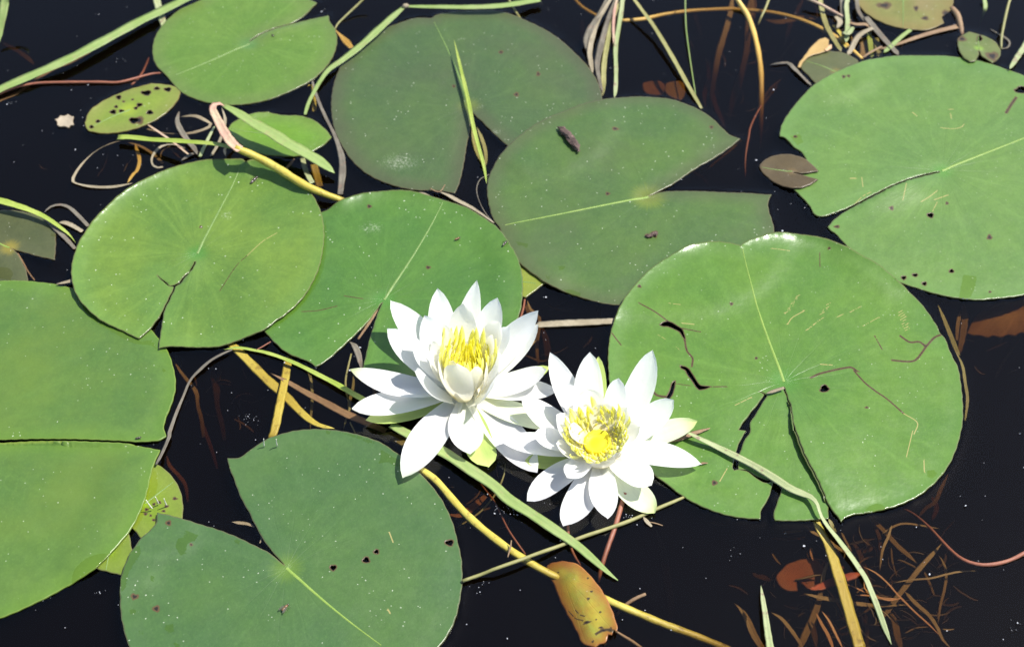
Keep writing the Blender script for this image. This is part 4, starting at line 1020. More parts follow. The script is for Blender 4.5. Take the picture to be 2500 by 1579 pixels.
# --- dry tangle round the reed
G_DRY = 'dry grass scraps by the bent reed'
thing('thin dry grass loop floating beside the dusty pad', 'grass', 'dry_grass', 'dry', T(0,0,'880,1215 750,1240 620,1240 520,1222 482,1202 500,1150 560,1070 640,1000 740,950 800,935'), (14,18,20,18,14,14,10), (0.5,0.8,0.5,0,-1,-3), taper=(0.1,0.1), wav=0.5)
thing('orange and yellow sunken grass strand closing the dry loop', 'grass', 'dry_grass', 'orange', T(0,0,'845,1215 880,1160 910,1130 925,1060 905,990 895,950'), (18,22,24,22,12), (-1.5,-3,-4,-5,-8), taper=(0.1,0.2))
thing('faint sunken strand running from the dry loop towards the reed', 'grass', 'dry_grass', 'weed', T(0,0,'850,945 930,970 1010,1020 1080,1085'), (16,18,18), (-7,-9,-8))
thing('grey folded dead blade hanging below the holed oval leaf', 'grass', 'dry_grass', 'grey', T(0,0,'1190,735 1175,800 1195,860 1240,930 1290,990 1310,1030'), (14,34,46,44,40,22), (-1,1,1.5,2,2), taper=(0.1,0.1), fold=0.4)
thing('dead curled blade tip arching towards the pink sheath', 'grass', 'dry_grass', 'dry', T(0,0,'1195,775 1290,770 1360,800 1400,830 1350,860 1250,885 1100,885 950,850'), (20,26,24,14,18,16,12), (-0.5,-0.3,-0.5,-1,-2,-4), wav=0.6)
thing('small dry ring of grass touching the dusty pad rim', 'grass', 'dry_grass', 'dry', T(0,0,'1230,985 1150,960 1070,972 1020,1020 1005,1070 1030,1110 1080,1108'), (16,20,18,14,12,10), (0.5,0.5,0,0,0.5), wav=0.5)
thing('thin straw lying diagonally under the grey folded blade', 'grass', 'dry_grass', 'sheath', T(0,0,'975,825 1050,875 1130,930 1200,985 1255,1030'), (10,14,14,14,10), (0,0.3,0.5,0.3), taper=(0,0))
thing('pale dry wisp beside the dusty pad rim under the reed leaf', 'grass', 'dry_grass', 'grey', T(0,0,'1200,1065 1260,1030 1310,1005'), (24,30,18), (0.5,1,1))
thing('yellowish stem rising towards the pink sheath', 'grass', 'dry_grass', 'pale_blade', T(0,0,'1425,835 1390,900 1350,985 1325,1040'), (12,20,24,22), (1,1,0.5,0.5), taper=(0.1,0))
thing('tan dry stem hanging beside the pink sheath', 'grass', 'dry_grass', 'dry', T(0,0,'1470,715 1492,790 1480,870 1450,950 1400,1035'), (14,20,18,22,18), (6,4,2,1,0.5))
thing('yellow stalk piece crossing behind the fresh oval leaf', 'stem', 'stem', 'pale_blade', T(1,0,'375,1050 390,1110 415,1170 440,1215'), (30,34,32), (-1,-1,0), taper=(0,0))
thing('sunken yellow stub below the fresh oval leaf', 'stem', 'stem', 'yellow', T(1,0,'450,1090 465,1150 490,1240'), (44,46,44), (-7,-9,-12), taper=(0,0))
thing('thin dark straw between fresh oval leaf and the reed', 'stem', 'stem', 'brown', T(1,0,'325,1050 295,1090 260,1125'), (16,22,18), (-1,-1.5,-2))
# --- left edge
thing('curved pale green grass blade arching over the dark olive pad', 'grass', 'grass_blade', 'lime', T(0,1,'-60,-30 0,-22 110,10 200,40 300,85 390,145 460,200 502,252'), (46,48,42,36,30,24,16,8), (6,6,5,4,3,2,1), taper=(0,0.2), lay=True, fold=0.4)
thing('flattened grey dead blade under the curved pale green blade', 'grass', 'dry_grass', 'grey', T(0,1,'285,80 340,135 400,190 450,240 497,292'), (20,30,36,36,26), (0.8,0.8,0.6,0.5), lay=True)
thing('grey dead blade arching on the water above the tan leaf bit', 'grass', 'dry_grass', 'grey', T(0,0,'290,1412 335,1372 400,1358 460,1378 520,1432 585,1500'), (16,22,24,30,34,30), (0.5,0.8,0.5,0.5), taper=(0.1,0))
thing('short tan dead leaf bit at the dusty pad rim', 'grass', 'dry_grass', 'dry', T(0,1,'388,118 430,120 480,140 545,178'), (18,30,30,24), (0.6,0.8,0.6), taper=(0.15,0))
thing('pale straw wedged under the very large smooth pad', 'grass', 'dry_grass', 'dry', T(0,1,'370,525 430,515 490,500'), (8,22,28), (3,3,3), taper=(0.3,0))
thing('thin brown stem beside the dark olive pad notch', 'stem', 'stem', 'brown', T(0,1,'110,310 150,375 185,440 230,500'), (8,8,8), (-1,-1.5,-3), taper=(0,0))
# --- top middle
kn = empty('bent_grass_blade', at(T(1,0,'1050,45')[0], 0.004)); tag(kn, 'long kinked grass blade bent at a pale knot beside the dull dark pad', 'grass')
strand('blade', 'blade', T(1,0,'1950,0 1900,10 1700,42 1500,52 1300,50 1150,47 1055,44'), (46,48,46,42,36,28,18), (4,4,4,3.5,3.5,4,4.5), parent=kn, taper=(0,0), lay=True)
strand('blade', 'blade', T(1,0,'1055,46 1000,92 900,182 780,292 650,395 550,465 490,545 450,615 412,695 393,762'), (24,40,50,50,46,36,28,26,24,18), (4.5,4,3,2.5,2,2,1.5,1,0), parent=kn, taper=(0,0), lay=True)
strand('knot', 'dry', T(1,0,'1085,38 1055,42 1035,52'), (22,34,20), (5,5.5,5), parent=kn, kind='tube', taper=(0.3,0.3))
thing('grey fibrous dead stem hanging between oval leaf and dull dark pad', 'stem', 'stem', 'grey', T(1,0,'440,535 470,640 520,760 580,880 618,980 638,1060 640,1150 625,1290'), (14,24,26,26,40,54,58,46), (0.5,0.8,0.8,0.8,1,0.5), taper=(0,0))
thing('yellow bud stalk under the kinked grass blade', 'stem', 'stem', 'yellow', T(1,0,'405,575 440,565 450,640 455,740'), (20,26,28,26), (-2,-2,-4,-5))
thing('thin brown stem standing between the slit pad and the kinked blade', 'stem', 'stem', 'olive', T(1,0,'790,-15 740,35 665,105 610,160 592,195'), (12,14,12,10), (8,5,2,0.5,0), kind='tube', taper=(0,0))
thing('orange sunken leaf bit below the thin brown stem', 'leaf', 'sunken_leaf', 'orange', T(1,0,'590,195 625,235 665,280 700,320'), (8,20,44,30), (-1,-3,-4,-3))
thing('yellow-green grass blade standing up through the notch of the dull dark pad', 'grass', 'grass_blade', 'lime', T(1,0,'1380,262 1405,370 1435,500 1470,650 1510,850 1550,1000 1580,1110 1598,1225'), (5,14,20,24,24,22,18,10), (8,7.5,7,6,5,4,2,0), taper=(0.12,0.05), fold=0.5)
thing('olive sunken blade lying beside the upright yellow-green blade', 'grass', 'sunken_grass', 'olive', T(1,0,'1497,835 1512,930 1535,1010 1565,1065 1588,1095'), (10,26,30,28,14), (-1,-2,-2.5,-3))
thing('olive sunken blade curving along the other side of the upright blade', 'grass', 'sunken_grass', 'olive', T(1,0,'1530,840 1560,910 1585,990 1592,1060 1586,1100'), (8,22,24,20,12), (-1,-2,-2.5,-3))
thing('fine grey curled hair of grass beside the dark olive green pad', 'grass', 'dry_grass', 'grey', T(1,0,'1615,1158 1555,1188 1530,1255 1548,1335 1590,1415 1642,1475'), (6,8,8,8,6), (0.6,0.8,0.6,0.6), kind='tube', taper=(0,0))
thing('whitish straw along the top rim of the flower-side pad', 'grass', 'dry_grass', 'dry', T(1,0,'1270,1268 1330,1290 1400,1330 1520,1392 1645,1478'), (10,26,28,20,8), (0.4,0.5,0.5), lay=True)
thing('tan dead scrap on the top rim of the flower-side pad', 'grass', 'dry_grass', 'dry', T(1,0,'1140,1275 1180,1288 1220,1300'), (10,20,10), (0.5,0.6,0.4), lay=True)
thing('tiny forked dry twig beside the whitish straw', 'twig', 'twig', 'brown', T(1,0,'1220,1248 1255,1268 1290,1270 1322,1225'), (6,9,8,5), (0.6,0.8,1.5,2.5), kind='tube', lay=True, taper=(0,0))
thing('thin olive stem passing under the kinked blade behind the dull dark pad', 'stem', 'stem', 'olive', T(1,0,'1740,-10 1775,55 1800,95 1830,140'), (14,14,14), (1,0.5,-0.5,-1), kind='tube', taper=(0,0))
# --- dry reed bundle, top middle right
G_B = 'dead reed stems in the upright bundle'
for pts, w, m, z in (('800,-20 740,80 700,150 665,260 650,350 660,430 672,490', (20,26,30,34,32,26,14), 'dry', (10,7,4,2,0.5)),
                     ('770,-20 715,100 660,190 632,265 640,330 662,400', (16,36,54,58,44,14), 'grey', (9,6,3,1)),
                     ('830,-20 780,110 745,230 720,330 700,440 722,560 740,620', (20,34,44,50,40,24,14), 'grey', (8,5,3,1,0)),
                     ('880,-20 830,60 790,180 765,300 745,430 740,560 735,640', (18,22,26,30,32,30,24), 'olive', (7,5,2,0,-1)),
                     ('870,-20 858,90 838,210 822,330 825,470 822,590 815,655', (24,28,26,26,24,24,20), 'pale_blade', (8,5,3,1,0)),
                     ('835,-20 815,80 808,200 815,300 822,380', (14,18,16,14,8), 'sheath', (9,6,4,1))):
    lab = {'dry,20': 'tan kinked', 'grey,16': 'wide folded grey', 'grey,20': 'long grey split', 'olive,18': 'olive half-sunken', 'pale_blade,24': 'straight pale green', 'sheath,14': 'thin pinkish'}['%s,%d' % (m, w[0])]
    thing(lab+' dead reed in the upright bundle between the two darker pads', 'reed', 'dead_reed', m, T(2,0,pts), w, z, taper=(0,0.05), fold=0.35, group=G_B)
thing('orange-brown sunken stalk arching to the dead reed bundle', 'stem', 'sunken_stalk', 'orange', T(2,0,'545,-10 590,40 640,75 700,108'), (22,24,22), (-9,-8,-7), kind='tube', taper=(0,0))
thing('long amber stalk arching just under water from the reed bundle to the pale pad', 'stem', 'sunken_stalk', 'orange', T(2,0,'860,140 1000,130 1150,97 1350,72 1600,62') + T(3,0,'0,66 200,82 400,127 600,215 720,300 825,392'), (28,28,26,26,28,28,28,30,32,32,26), (-2,-2,-4,-6,-8,-8,-7,-5,-3,-2,-1), kind='tube', taper=(0,0))
thing('bright amber stalk plunging steeply into dark water beside the pale pad', 'stem', 'sunken_stalk', 'orange', T(2,0,'1620,-20 1650,30 1700,110 1735,210 1760,310 1780,430 1788,560 1787,700 1785,850 1780,1030'), (30,32,36,38,40,40,38,36,32,20), (6,3,0,-1,-2,-4,-7,-14,-24,-40), kind='tube', taper=(0,0.1))
thing('straight pale olive grass stem slanting down to the dark olive green pad', 'grass', 'grass_blade', 'olive', T(2,0,'930,-20 1000,75 1080,185 1200,385 1300,565 1392,722'), (18,22,24,26,26,18), (10,8,6,4,2,0), taper=(0,0), fold=0.4)
thing('hair-thin green grass stem beside the straight olive one', 'grass', 'grass_blade', 'blade', T(2,0,'1284,-20 1286,100 1292,210 1320,420 1352,625'), (8,9,9,9,7), (8,6,4,2,0), kind='tube', taper=(0,0))
thing('thin dark green stem dipping into water beside the amber stalk', 'stem', 'stem', 'olive', T(2,0,'1845,-20 1815,60 1790,110 1765,170'), (16,16,14,10), (4,2,0,-4), kind='tube', taper=(0,0))
thing('thin red rootlet twisting beside the bright amber stalk', 'root', 'rootlet', 'red', T(2,0,'1790,700 1750,770 1715,850 1705,910 1690,990 1682,1080 1685,1180'), (9,12,14,13,12,9), (-5,-4,-3,-4,-7,-12), kind='tube', taper=(0,0.2))
G_W1 = 'brown weed blades sunk behind the dark olive green pad'
for pts, w, z in (('1600,-20 1575,120 1535,260 1505,360 1485,470 1470,560 1455,680 1475,760', (36,42,44,46,40,36,34,26), (-8,-9,-12,-16,-22,-27,-32)),
                  ('1725,-20 1710,100 1700,220 1690,340 1660,470 1630,580 1590,720 1580,800', (56,58,50,44,42,60,66,40), (-12,-13,-16,-20,-26,-30,-34)),
                  ('1420,380 1440,470 1430,560 1410,640 1420,720', (20,30,36,34,20), (-34,-30,-27,-28)), ('1465,600 1480,690 1515,770 1550,850', (26,34,34,22), (-26,-26,-28)),
                  ('1640,620 1590,700 1570,800', (28,40,30), (-30,-32,-36)), ('1340,80 1370,170 1390,250', (24,30,24), (-30,-34,-38)),
                  ('1660,930 1580,1000 1480,1080 1380,1180', (14,18,16,10), (-14,-20,-26)), ('1300,1120 1400,1180 1450,1240', (20,24,18), (-30,-36,-40)),
                  ('1900,560 1840,640 1800,690 1740,760', (18,22,20,14), (-24,-20,-20)), ('600,130 605,250 620,360', (30,30,24), (-34,-36,-40))):
    thing(('rust' if pts.startswith('14') else 'brown')+(' broad' if max(w) > 42 else ' mid-width' if max(w) > 26 else ' narrow')+' weed blade sunk in dark water behind the dark olive green pad', 'weed', 'sunken_weed', 'redweed' if pts.startswith('14') else 'weed', T(2,0,pts), tuple(q*0.8 for q in w), z, group=G_W1, taper=(0.1,0.2))
# --- top right tangle
G_T = 'stems in the tangle above the pale green pad'
for pts, w, m, z, kd in (('735,-20 722,40 730,130 728,200 720,285', (26,28,28,30,26), 'pale_blade', (7,5,3,2,1), 'blade'),
        ('450,-15 540,25 620,68 690,105 760,140', (18,20,20,16,10), 'sheath', (6,5,3,2,0), 'tube'), ('545,-20 560,70 585,160 630,250 690,345', (26,30,32,30,26), 'olive', (1,0,-1,-1,-1), 'blade'),
        ('690,-20 695,60 690,130 650,180', (30,34,26,10), 'grey', (4,3,1,0), 'blade'), ('790,-20 800,70 830,120 860,160', (30,34,28,20), 'grey', (6,4,2,1), 'blade'),
        ('850,115 900,180 960,250 1010,305 1070,370', (44,52,50,46,44), 'grey', (2,1.5,1,0.8,0.6), 'blade'), ('1150,200 1090,245 1030,300 970,352', (26,28,30,26), 'blade', (2,2,1,0.5), 'blade'),
        ('1460,180 1350,205 1250,232 1150,265 1050,300 940,330', (36,34,32,28,20,10), 'brown', (0.6,0.6,0.5,0.5,0.2), 'blade'), ('900,188 830,222 790,260 760,320 730,370', (24,32,34,32,26), 'dry', (3,3,2,1,0.5), 'blade'),
        ('870,210 880,290 890,385', (30,32,30), 'lime', (-2,-3,-4), 'blade'), ('915,255 930,320 945,385', (34,38,34), 'olive', (-4,-4,-5), 'blade'), ('835,255 845,330 830,385', (50,60,40), 'weed', (-6,-6,-6), 'blade'),
        ('640,170 670,210 700,250 720,320', (18,22,26,22), 'yellow', (-1,-1,-1), 'blade'), ('740,150 790,165 850,165 890,190', (16,24,26,18), 'brown', (1.5,2,1.5), 'blade'),
        ('650,110 680,150 660,190', (22,34,16), 'dry', (1,2,1), 'blade'), ('700,215 735,225 770,180', (20,34,20), 'pale_blade', (3,4,3), 'blade'), ('960,310 890,345 830,385', (14,16,12), 'brown', (0.5,0.3,-0.5), 'blade')):
    lab = {'pale_blade': 'pale green', 'sheath': 'pink', 'olive': 'olive', 'grey': 'grey dead', 'blade': 'short green', 'brown': 'dark brown', 'dry': 'tan dry', 'lime': 'lime green', 'weed': 'sunken brown', 'yellow': 'yellow'}[m]
    thing(lab+(' round' if kd == 'tube' else '')+(' broad' if max(w) > 40 else ' narrow')+' stem in the dead tangle above the pale green bitten pad', 'stem', 'tangled_stem', m, T(3,0,pts), w, z, kind=kd, taper=(0,0.05), group=G_T, fold=0.3)
G_W2 = 'brown weed strands sunk beside the bright amber stalk'
for pts, w, z in (('440,-10 390,90 340,200 310,320', (22,26,26,18), (-20,-24,-28,-34)), ('180,130 260,150 340,140 430,120 520,130', (20,40,44,36,20), (-16,-15,-14,-12)),
        ('110,-20 100,90 75,200 60,320', (40,44,36,26), (-14,-18,-24,-30)), ('60,400 30,500 -10,620', (30,34,20), (-30,-32,-36)), ('250,440 330,330 400,240', (16,16,10), (-34,-38,-42)), ('300,520 220,590 160,680 60,900', (14,16,16,10), (-22,-20,-22,-30))):
    thing('faint '+('broad' if max(w) > 42 else 'medium' if max(w) > 20 else 'thin')+' brown weed strand sunk in the dark water beside the bright amber stalk', 'weed', 'sunken_weed', 'weed', T(3,0,pts), w, z, group=G_W2, taper=(0.2,0.3))
thing('whitish broken twig pointing at the small grey-green pad', 'twig', 'twig', 'grey', T(3,0,'212,432 270,422 335,418 370,450 430,510 495,572'), (12,20,22,34,36,20), (0.8,1,1.2,1.2,1), taper=(0.1,0.1), wav=0.4)
thing('bent brown stem beside the ragged corner of the yellowish pad', 'stem', 'stem', 'brown', T(3,0,'1420,55 1455,95 1475,150 1490,240'), (36,40,38,34), (0.5,1,0,-2), kind='tube', taper=(0,0.1))
thing('thin green stem standing behind the ragged small pad', 'grass', 'grass_blade', 'olive', T(3,0,'1812,-20 1790,60 1768,160 1752,250 1750,330'), (16,18,18,16,14), (12,9,6,3,0), kind='tube', taper=(0,0))
thing('curled whitish dry hair beside the ragged small pad', 'grass', 'dry_grass', 'grey', T(3,0,'1678,195 1730,225 1790,262 1806,290 1790,318 1742,326'), (8,14,18,16,14,8), (0.6,0.8,0.6), taper=(0,0), wav=0.4)
thing('pale grass blade tip leaning on the far rim of the pale green pad', 'grass', 'grass_blade', 'pale_blade', T(3,0,'1950,230 1900,315 1850,390 1805,460'), (36,36,34,22), (3,2.5,2,1.5), taper=(0,0.1), lay=True)
thing('small green stem fading into water right of the yellowish pad', 'stem', 'stem', 'blade', T(3,0,'1632,-20 1643,30 1640,70 1620,130 1595,190'), (22,26,22,16,10), (3,1,-1,-8,-16), taper=(0,0.1))
# --- middle
thing('flat tan-grey reed strip floating between the taller flower and the torn pad', 'reed', 'reed_strip', 'dry', T(2,1,'280,797 320,795 450,787 620,780 820,770'), (46,48,52,52,44), (0.6,0.8,0.8,0.8), taper=(0.02,0), fold=0.1)
thing('red lily stem at the edge of the flower-side pad', 'stem', 'stem', 'red', T(2,1,'222,615 212,680 198,730 180,790'), (12,16,16,12), (-1,-1.5,-2), kind='tube', taper=(0,0))
G_W3 = 'pale weed curls sunk beside the taller flower'
for pts, w, z in (('235,625 255,690 290,720 320,760 310,840 300,950 310,1050', (14,24,20,22,24,22,14), (-6,-9,-12,-15,-18)), ('220,640 240,700 260,760', (18,26,16), (-12,-14,-16)), ('330,800 360,900 375,1000 380,1060', (30,40,44,40), (-26,-28,-30)), ('160,1060 230,970 290,900', (10,14,12), (-3,-4,-6))):
    thing('pale weed curl sunk in dark water between the taller flower and the tan reed strip', 'weed', 'sunken_weed', 'weed', T(2,1,pts), w, z, group=G_W3)
# --- between left pads and flower
thing('broad yellow stalk sloping under water from the dusty pad towards the front pad', 'stem', 'yellow_stalk', 'yellow', T(0,1,'1500,910 1545,935 1640,1030 1760,1150 1860,1240') + T(1,1,'280,1285 350,1360 430,1430 500,1465 590,1482'), (40,48,56,60,60,56,50,42,30,16), (-1,-1.2,-1.8,-2.6,-3.2,-3,-2.2,-1.6,-1,0), taper=(0,0.05), fold=0.1)
thing('broad yellow stalk crossing over the sloping one down to the front pad', 'stem', 'yellow_stalk', 'yellow', T(1,1,'300,985 280,1030 262,1140 240,1250 218,1360 200,1450 178,1530') + T(1,2,'165,135'), (36,50,54,54,56,56,52,44), (-5,-3.5,-2,-1.5,-1.5,-2,-3,-3), taper=(0,0), fold=0.1)
thing('slender green grass blade pointing at the left petals of the taller flower', 'grass', 'grass_blade', 'lime', T(0,1,'1480,960 1580,948 1700,968') + T(1,1,'100,972 220,1008 350,1062 480,1128 600,1190 710,1255 800,1305'), (10,18,20,22,24,26,30,34,38,36), (1,1,1,1,1,1.2,2,2,2), taper=(0.05,0), fold=0.4)
thing('brown sunken blade sloping under the taller flower', 'grass', 'sunken_grass', 'brown', T(1,1,'165,1115 260,1165 380,1235 520,1310 660,1385 800,1445 930,1500'), (8,26,38,46,50,48,40), (-1,-2,-3,-3,-4,-4), taper=(0.1,0))
thing('grey-brown dry stem curving from the dusty pad along the very large pad', 'stem', 'dead_reed', 'grey', T(0,1,'1540,960 1480,985 1400,1030 1330,1090 1262,1162 1215,1270 1165,1390 1120,1521') + T(0,2,'1125,120 1085,215 1055,275 1035,310'), (10,24,34,36,22,20,26,34,36,32,30,20), (1,1.5,1.5,1.2,1,1,1,1,1,0.5), taper=(0,0), wav=0.3, lay=True)
thing('short red straw below the dusty pad', 'stem', 'stem', 'red', T(1,1,'70,962 110,940 165,907'), (8,9,8), (1,1.2,1), kind='tube', taper=(0,0))
G_W4 = 'thin sunken stems between the yellow stalks'
for pts, w, z in (('700,985 680,1070 662,1160 668,1250 690,1340 660,1440 645,1500', (10,12,12,14,14,12), (-1,-2,-3,-5,-8)), ('385,1030 425,1130 440,1230 438,1330 430,1420 428,1500', (10,16,18,18,14,10), (-4,-6,-8,-10,-12)), ('715,1100 712,1200 690,1300 680,1400', (8,18,22,16), (-8,-9,-12)), ('850,1200 860,1260', (24,30), (-10,-14)), ('690,1440 720,1500 745,1560', (8,9,8), (-3,-5,-8))):
    thing('thin stem sunk between the yellow stalks and the taller flower', 'stem', 'water_weed', 'olive', T(1,1,pts), w, z, group=G_W4, taper=(0,0.15))
for pts, w, z in (('1140,1010 1200,1110 1300,1240 1310,1330 1335,1420 1350,1540', (10,18,26,22,26,20), (-12,-12,-14,-20,-24)), ('1400,1050 1420,1160 1435,1230 1440,1330 1470,1450 1490,1560', (36,40,44,28,30,22), (-26,-26,-28,-32,-34)), ('1455,1060 1450,1150 1430,1225', (20,26,14), (-26,-28,-30))):
    thing('faint orange-brown strand sunk in the dark pool beside the very large pad', 'weed', 'sunken_weed', 'weed', T(0,1,pts), w, z, group='sunk strands beside the very large pad')
for pts, w, z in (('1105,250 1125,320 1180,380 1230,450 1245,560', (20,24,24,22,12), (-20,-20,-22,-26)), ('1330,0 1370,120 1410,230 1440,340', (18,22,22,12), (-26,-28,-32))):
    thing('faint orange-brown strand sunk in the dark pool beside the very large pad', 'weed', 'sunken_weed', 'redweed', T(0,2,pts), w, z, group='sunk strands beside the very large pad')
thing('small pale curl of weed in the notch of the front pad', 'weed', 'weed_curl', 'dry', T(0,2,'1535,690 1580,697 1640,705 1690,725'), (8,22,20,8), (-1.5,-2,-2))
thing('thin dry wisp hanging off the notch edge of the front pad', 'weed', 'weed_curl', 'dry', T(0,2,'1725,770 1735,800 1722,832'), (9,12,8), (-1,-1,-1.5))
thing('grey-brown dead leaf scrap stuck in the slit of the flower-side pad', 'leaf', 'dead_scrap', 'grey', T(1,1,'685,905 720,935 745,990 760,1050 768,1095'), (18,44,50,34,10), (-0.5,0,0.5,0,-1), fold=0.4)
thing('thin dark twig stuck in the slit of the flower-side pad', 'twig', 'twig', 'brown', T(1,1,'880,690 840,750 800,810 745,890'), (10,18,18,14), (0,0,-0.5,-1))
# --- front middle
thing('broad green grass blade running from under the taller flower to open water', 'grass', 'grass_blade', 'blade', T(1,2,'960,50 1060,105 1200,178 1330,245 1480,345 1640,452') + T(2,2,'110,545 260,640 400,735 540,830 660,930 760,1018 838,1078'), (44,56,66,70,72,72,72,70,68,64,58,46,30,6), (2,2,2,2.5,3,3,3,3,3,3,2.5,2,1.5,1), taper=(0,0.0), fold=0.3)
thing('long curved yellow stalk running from under the taller flower to the autumn leaf', 'stem', 'yellow_stalk', 'yellow', T(1,2,'1130,320 1190,365 1270,428 1370,545 1480,662 1620,782') + T(2,2,'130,885 240,955 350,1018 460,1070'), (44,50,54,56,58,58,58,58,56,54,46), (-1,-0.8,-0.6,-0.6,-0.8,-1,-1.5,-2,-3,-5), kind='tube', taper=(0,0))
thing('yellow stalk sloping from the autumn leaf deep into open water', 'stem', 'yellow_stalk', 'yellow', T(2,2,'730,1190 805,1228 950,1290 1150,1372 1350,1445 1560,1530 1650,1570'), (48,54,54,54,50,46,40), (-1,-1,-2,-4,-7,-12,-16), kind='tube', taper=(0,0))
thing('thin olive stem crossing over the yellow stalk and the broad green blade', 'stem', 'olive_stem', 'olive', T(1,2,'1437,1082 1580,1032') + T(2,2,'0,1010 170,950 300,902 450,850 600,792 750,742 900,690 1000,648 1100,602 1200,560 1285,523'), (22,24,24,24,25,25,26,26,26,26,24,24,24,18), (2.5,2.5,4.5,4.5,4.5,2.5,1.5,1.2,1,1,1,1,1,0.5), kind='tube', taper=(0,0))
thing('stout red flower stem sinking below the wide-open flower', 'stem', 'flower_stem', 'red', T(2,2,'885,500 865,570 830,690 800,780 770,860 735,970 712,1060 708,1090'), (30,32,34,34,34,32,28,18), (2,0.5,-0.5,-1,-2,-4,-7,-9), kind='tube', taper=(0,0))
thing('dark red thin stem hooked below the bottom petal of the wide-open flower', 'stem', 'flower_stem', 'red', T(2,2,'508,715 508,760 515,820 540,895 588,980'), (20,22,20,20,16), (-2,-3,-4,-6,-8), kind='tube', taper=(0,0))
thing('thin dark red stem crossing beneath the broad green blade', 'stem', 'red_stem', 'red', T(1,2,'1560,440 1610,505 1645,550 1690,640 1740,740 1800,830 1855,905'), (9,11,12,12,13,13,10), (-9,-8,-7,-5,-4,-4,-5), kind='tube', taper=(0,0))
thing('brown-red twig leaning on the yellow stalk beside the autumn leaf', 'twig', 'twig', 'brown', T(2,2,'828,1312 860,1270 900,1232 960,1195 1022,1168'), (18,22,24,24,20), (-6,-3,-1.5,0,0.5), kind='tube', taper=(0,0))
thing('brown stem trailing from the decayed tip of the autumn leaf', 'stem', 'red_stem', 'brown', T(2,2,'830,1418 880,1450 930,1480 1000,1530'), (14,20,22,20), (-1,-3,-4,-6), kind='tube', taper=(0,0))
thing('tiny dark straw sticking up over the long yellow stalk', 'twig', 'twig', 'brown', T(2,2,'132,812 125,860 108,925'), (7,11,7), (4,2,0), taper=(0,0))
G_W5 = 'thin sunken strands below the taller flower'
for pts, w, z in (('1720,300 1715,370 1690,440 1660,500 1560,620 1400,730', (10,10,12,12,12,10), (-2,-3,-6,-8,-10)), ('1340,640 1420,650 1500,600 1590,520', (30,34,50,30), (-14,-14,-16)), ('900,110 960,125 1050,180', (20,60,50), (-6,-8,-9)), ('1010,95 1060,150 1090,190', (30,36,30), (-8,-9,-9))):
    thing('thin strand sunk below the taller flower beside the long yellow stalk', 'weed', 'sunken_weed', 'redweed' if pts.startswith('134') else 'olive', T(1,2,pts), w, z, group=G_W5)
thing('broad faint grey weed blade deep below the wide-open flower', 'weed', 'sunken_weed', 'grey', T(2,2,'1090,740 1130,860 1150,980 1170,1120 1190,1240 1180,1400', ), (30,60,62,60,50,30), (-40,-42,-44,-48,-52))
thing('small dark straw scrap floating below the pale green sepal', 'twig', 'twig', 'dry', T(2,2,'1005,655 1030,690 1062,722'), (12,26,14), (0.5,0.8,0.5))
thing('thin dry thread beside the dark straw scrap', 'twig', 'twig', 'brown', T(2,2,'1040,690 1090,700 1135,715'), (5,7,5), (0.5,0.7,0.5), taper=(0,0))
# --- front right
bl = thing('long pale twisted grass blade trailing from the wide-open flower across the torn pad into water', 'grass', 'grass_blade', 'pale_blade',
      T(2,2,'1270,85 1380,140 1500,198 1590,243') + T(3,2,'0,262 120,325 250,405 350,470 430,505 490,530 530,575 550,640 590,710 660,800 740,905 810,1005 850,1065 890,1160 930,1260 975,1385 1022,1502'),
      (20,34,38,40,42,42,44,48,52,46,34,22,22,30,38,40,40,40,32,34,36,34,4), (5,4,2,2,2,2,2,2,2,2,3,4,3,2,1.5,1.5,1.5,1.5,2,1.5,1,1,1), taper=(0,0), wav=0.35, lay=True)
thing('upright pale green blade tip poking out of water near the sunken red pad', 'grass', 'grass_blade', 'pale_blade', T(3,2,'156,1108 168,1200 185,1310 200,1420 222,1560'), (5,26,34,40,46), (2,3,4,5,6), taper=(0.1,0), fold=0.4)
thing('dry brown bent grass pieces beneath the sepal on the torn pad', 'grass', 'dry_grass', 'brown', T(2,2,'1165,168 1230,145 1310,115 1380,92 1450,70'), (10,34,34,24,6), (0.8,1,1,1,1.2), lay=True)
thing('tiny dry bract beside the right petal tip on the torn pad', 'twig', 'twig', 'brown', T(2,2,'1380,312 1400,302 1435,300'), (12,14,5), (0.8,1,0.8), lay=True)
thing('tan loose strip of torn leaf edge by the navel of the torn pad', 'leaf', 'torn_strip', 'dry', T(3,1,'190,1250 240,1235 310,1212'), (14,22,18), (0.8,1.4,1.6), lay=True)
thing('thick yellow-green stalk descending under the torn pad past the sunken red pad', 'stem', 'yellow_stalk', 'yellow', T(3,2,'505,640 540,730 590,820 625,900 655,1000 690,1110 725,1230 765,1370 815,1540'), (44,48,52,66,70,72,72,74,74), (-1,-1.5,-2.4,-2.6,-2.8,-3.4,-4,-4.4,-5), taper=(0,0), fold=0.12)
thing('pale second stalk close beside the thick yellow-green stalk', 'stem', 'yellow_stalk', 'olive', T(3,2,'605,670 630,720 655,760'), (20,26,14), (-1,-3,-6))
thing('long red stem curving up out of water towards the frame edge', 'stem', 'red_stem', 'red', T(3,2,'1090,600 1150,625 1210,668 1290,742 1370,832 1430,892 1490,938 1560,966 1650,976 1750,962 1830,935 1900,898 1990,850'), (10,12,14,18,22,24,26,26,26,26,26,26,26), (-12,-10,-8,-6,-4,-3,-1.5,-0.5,0.5,0.8,1,1.5,2), kind='tube', taper=(0,0))
G_W6 = 'weed strands in the sunken tangle below the torn pad'
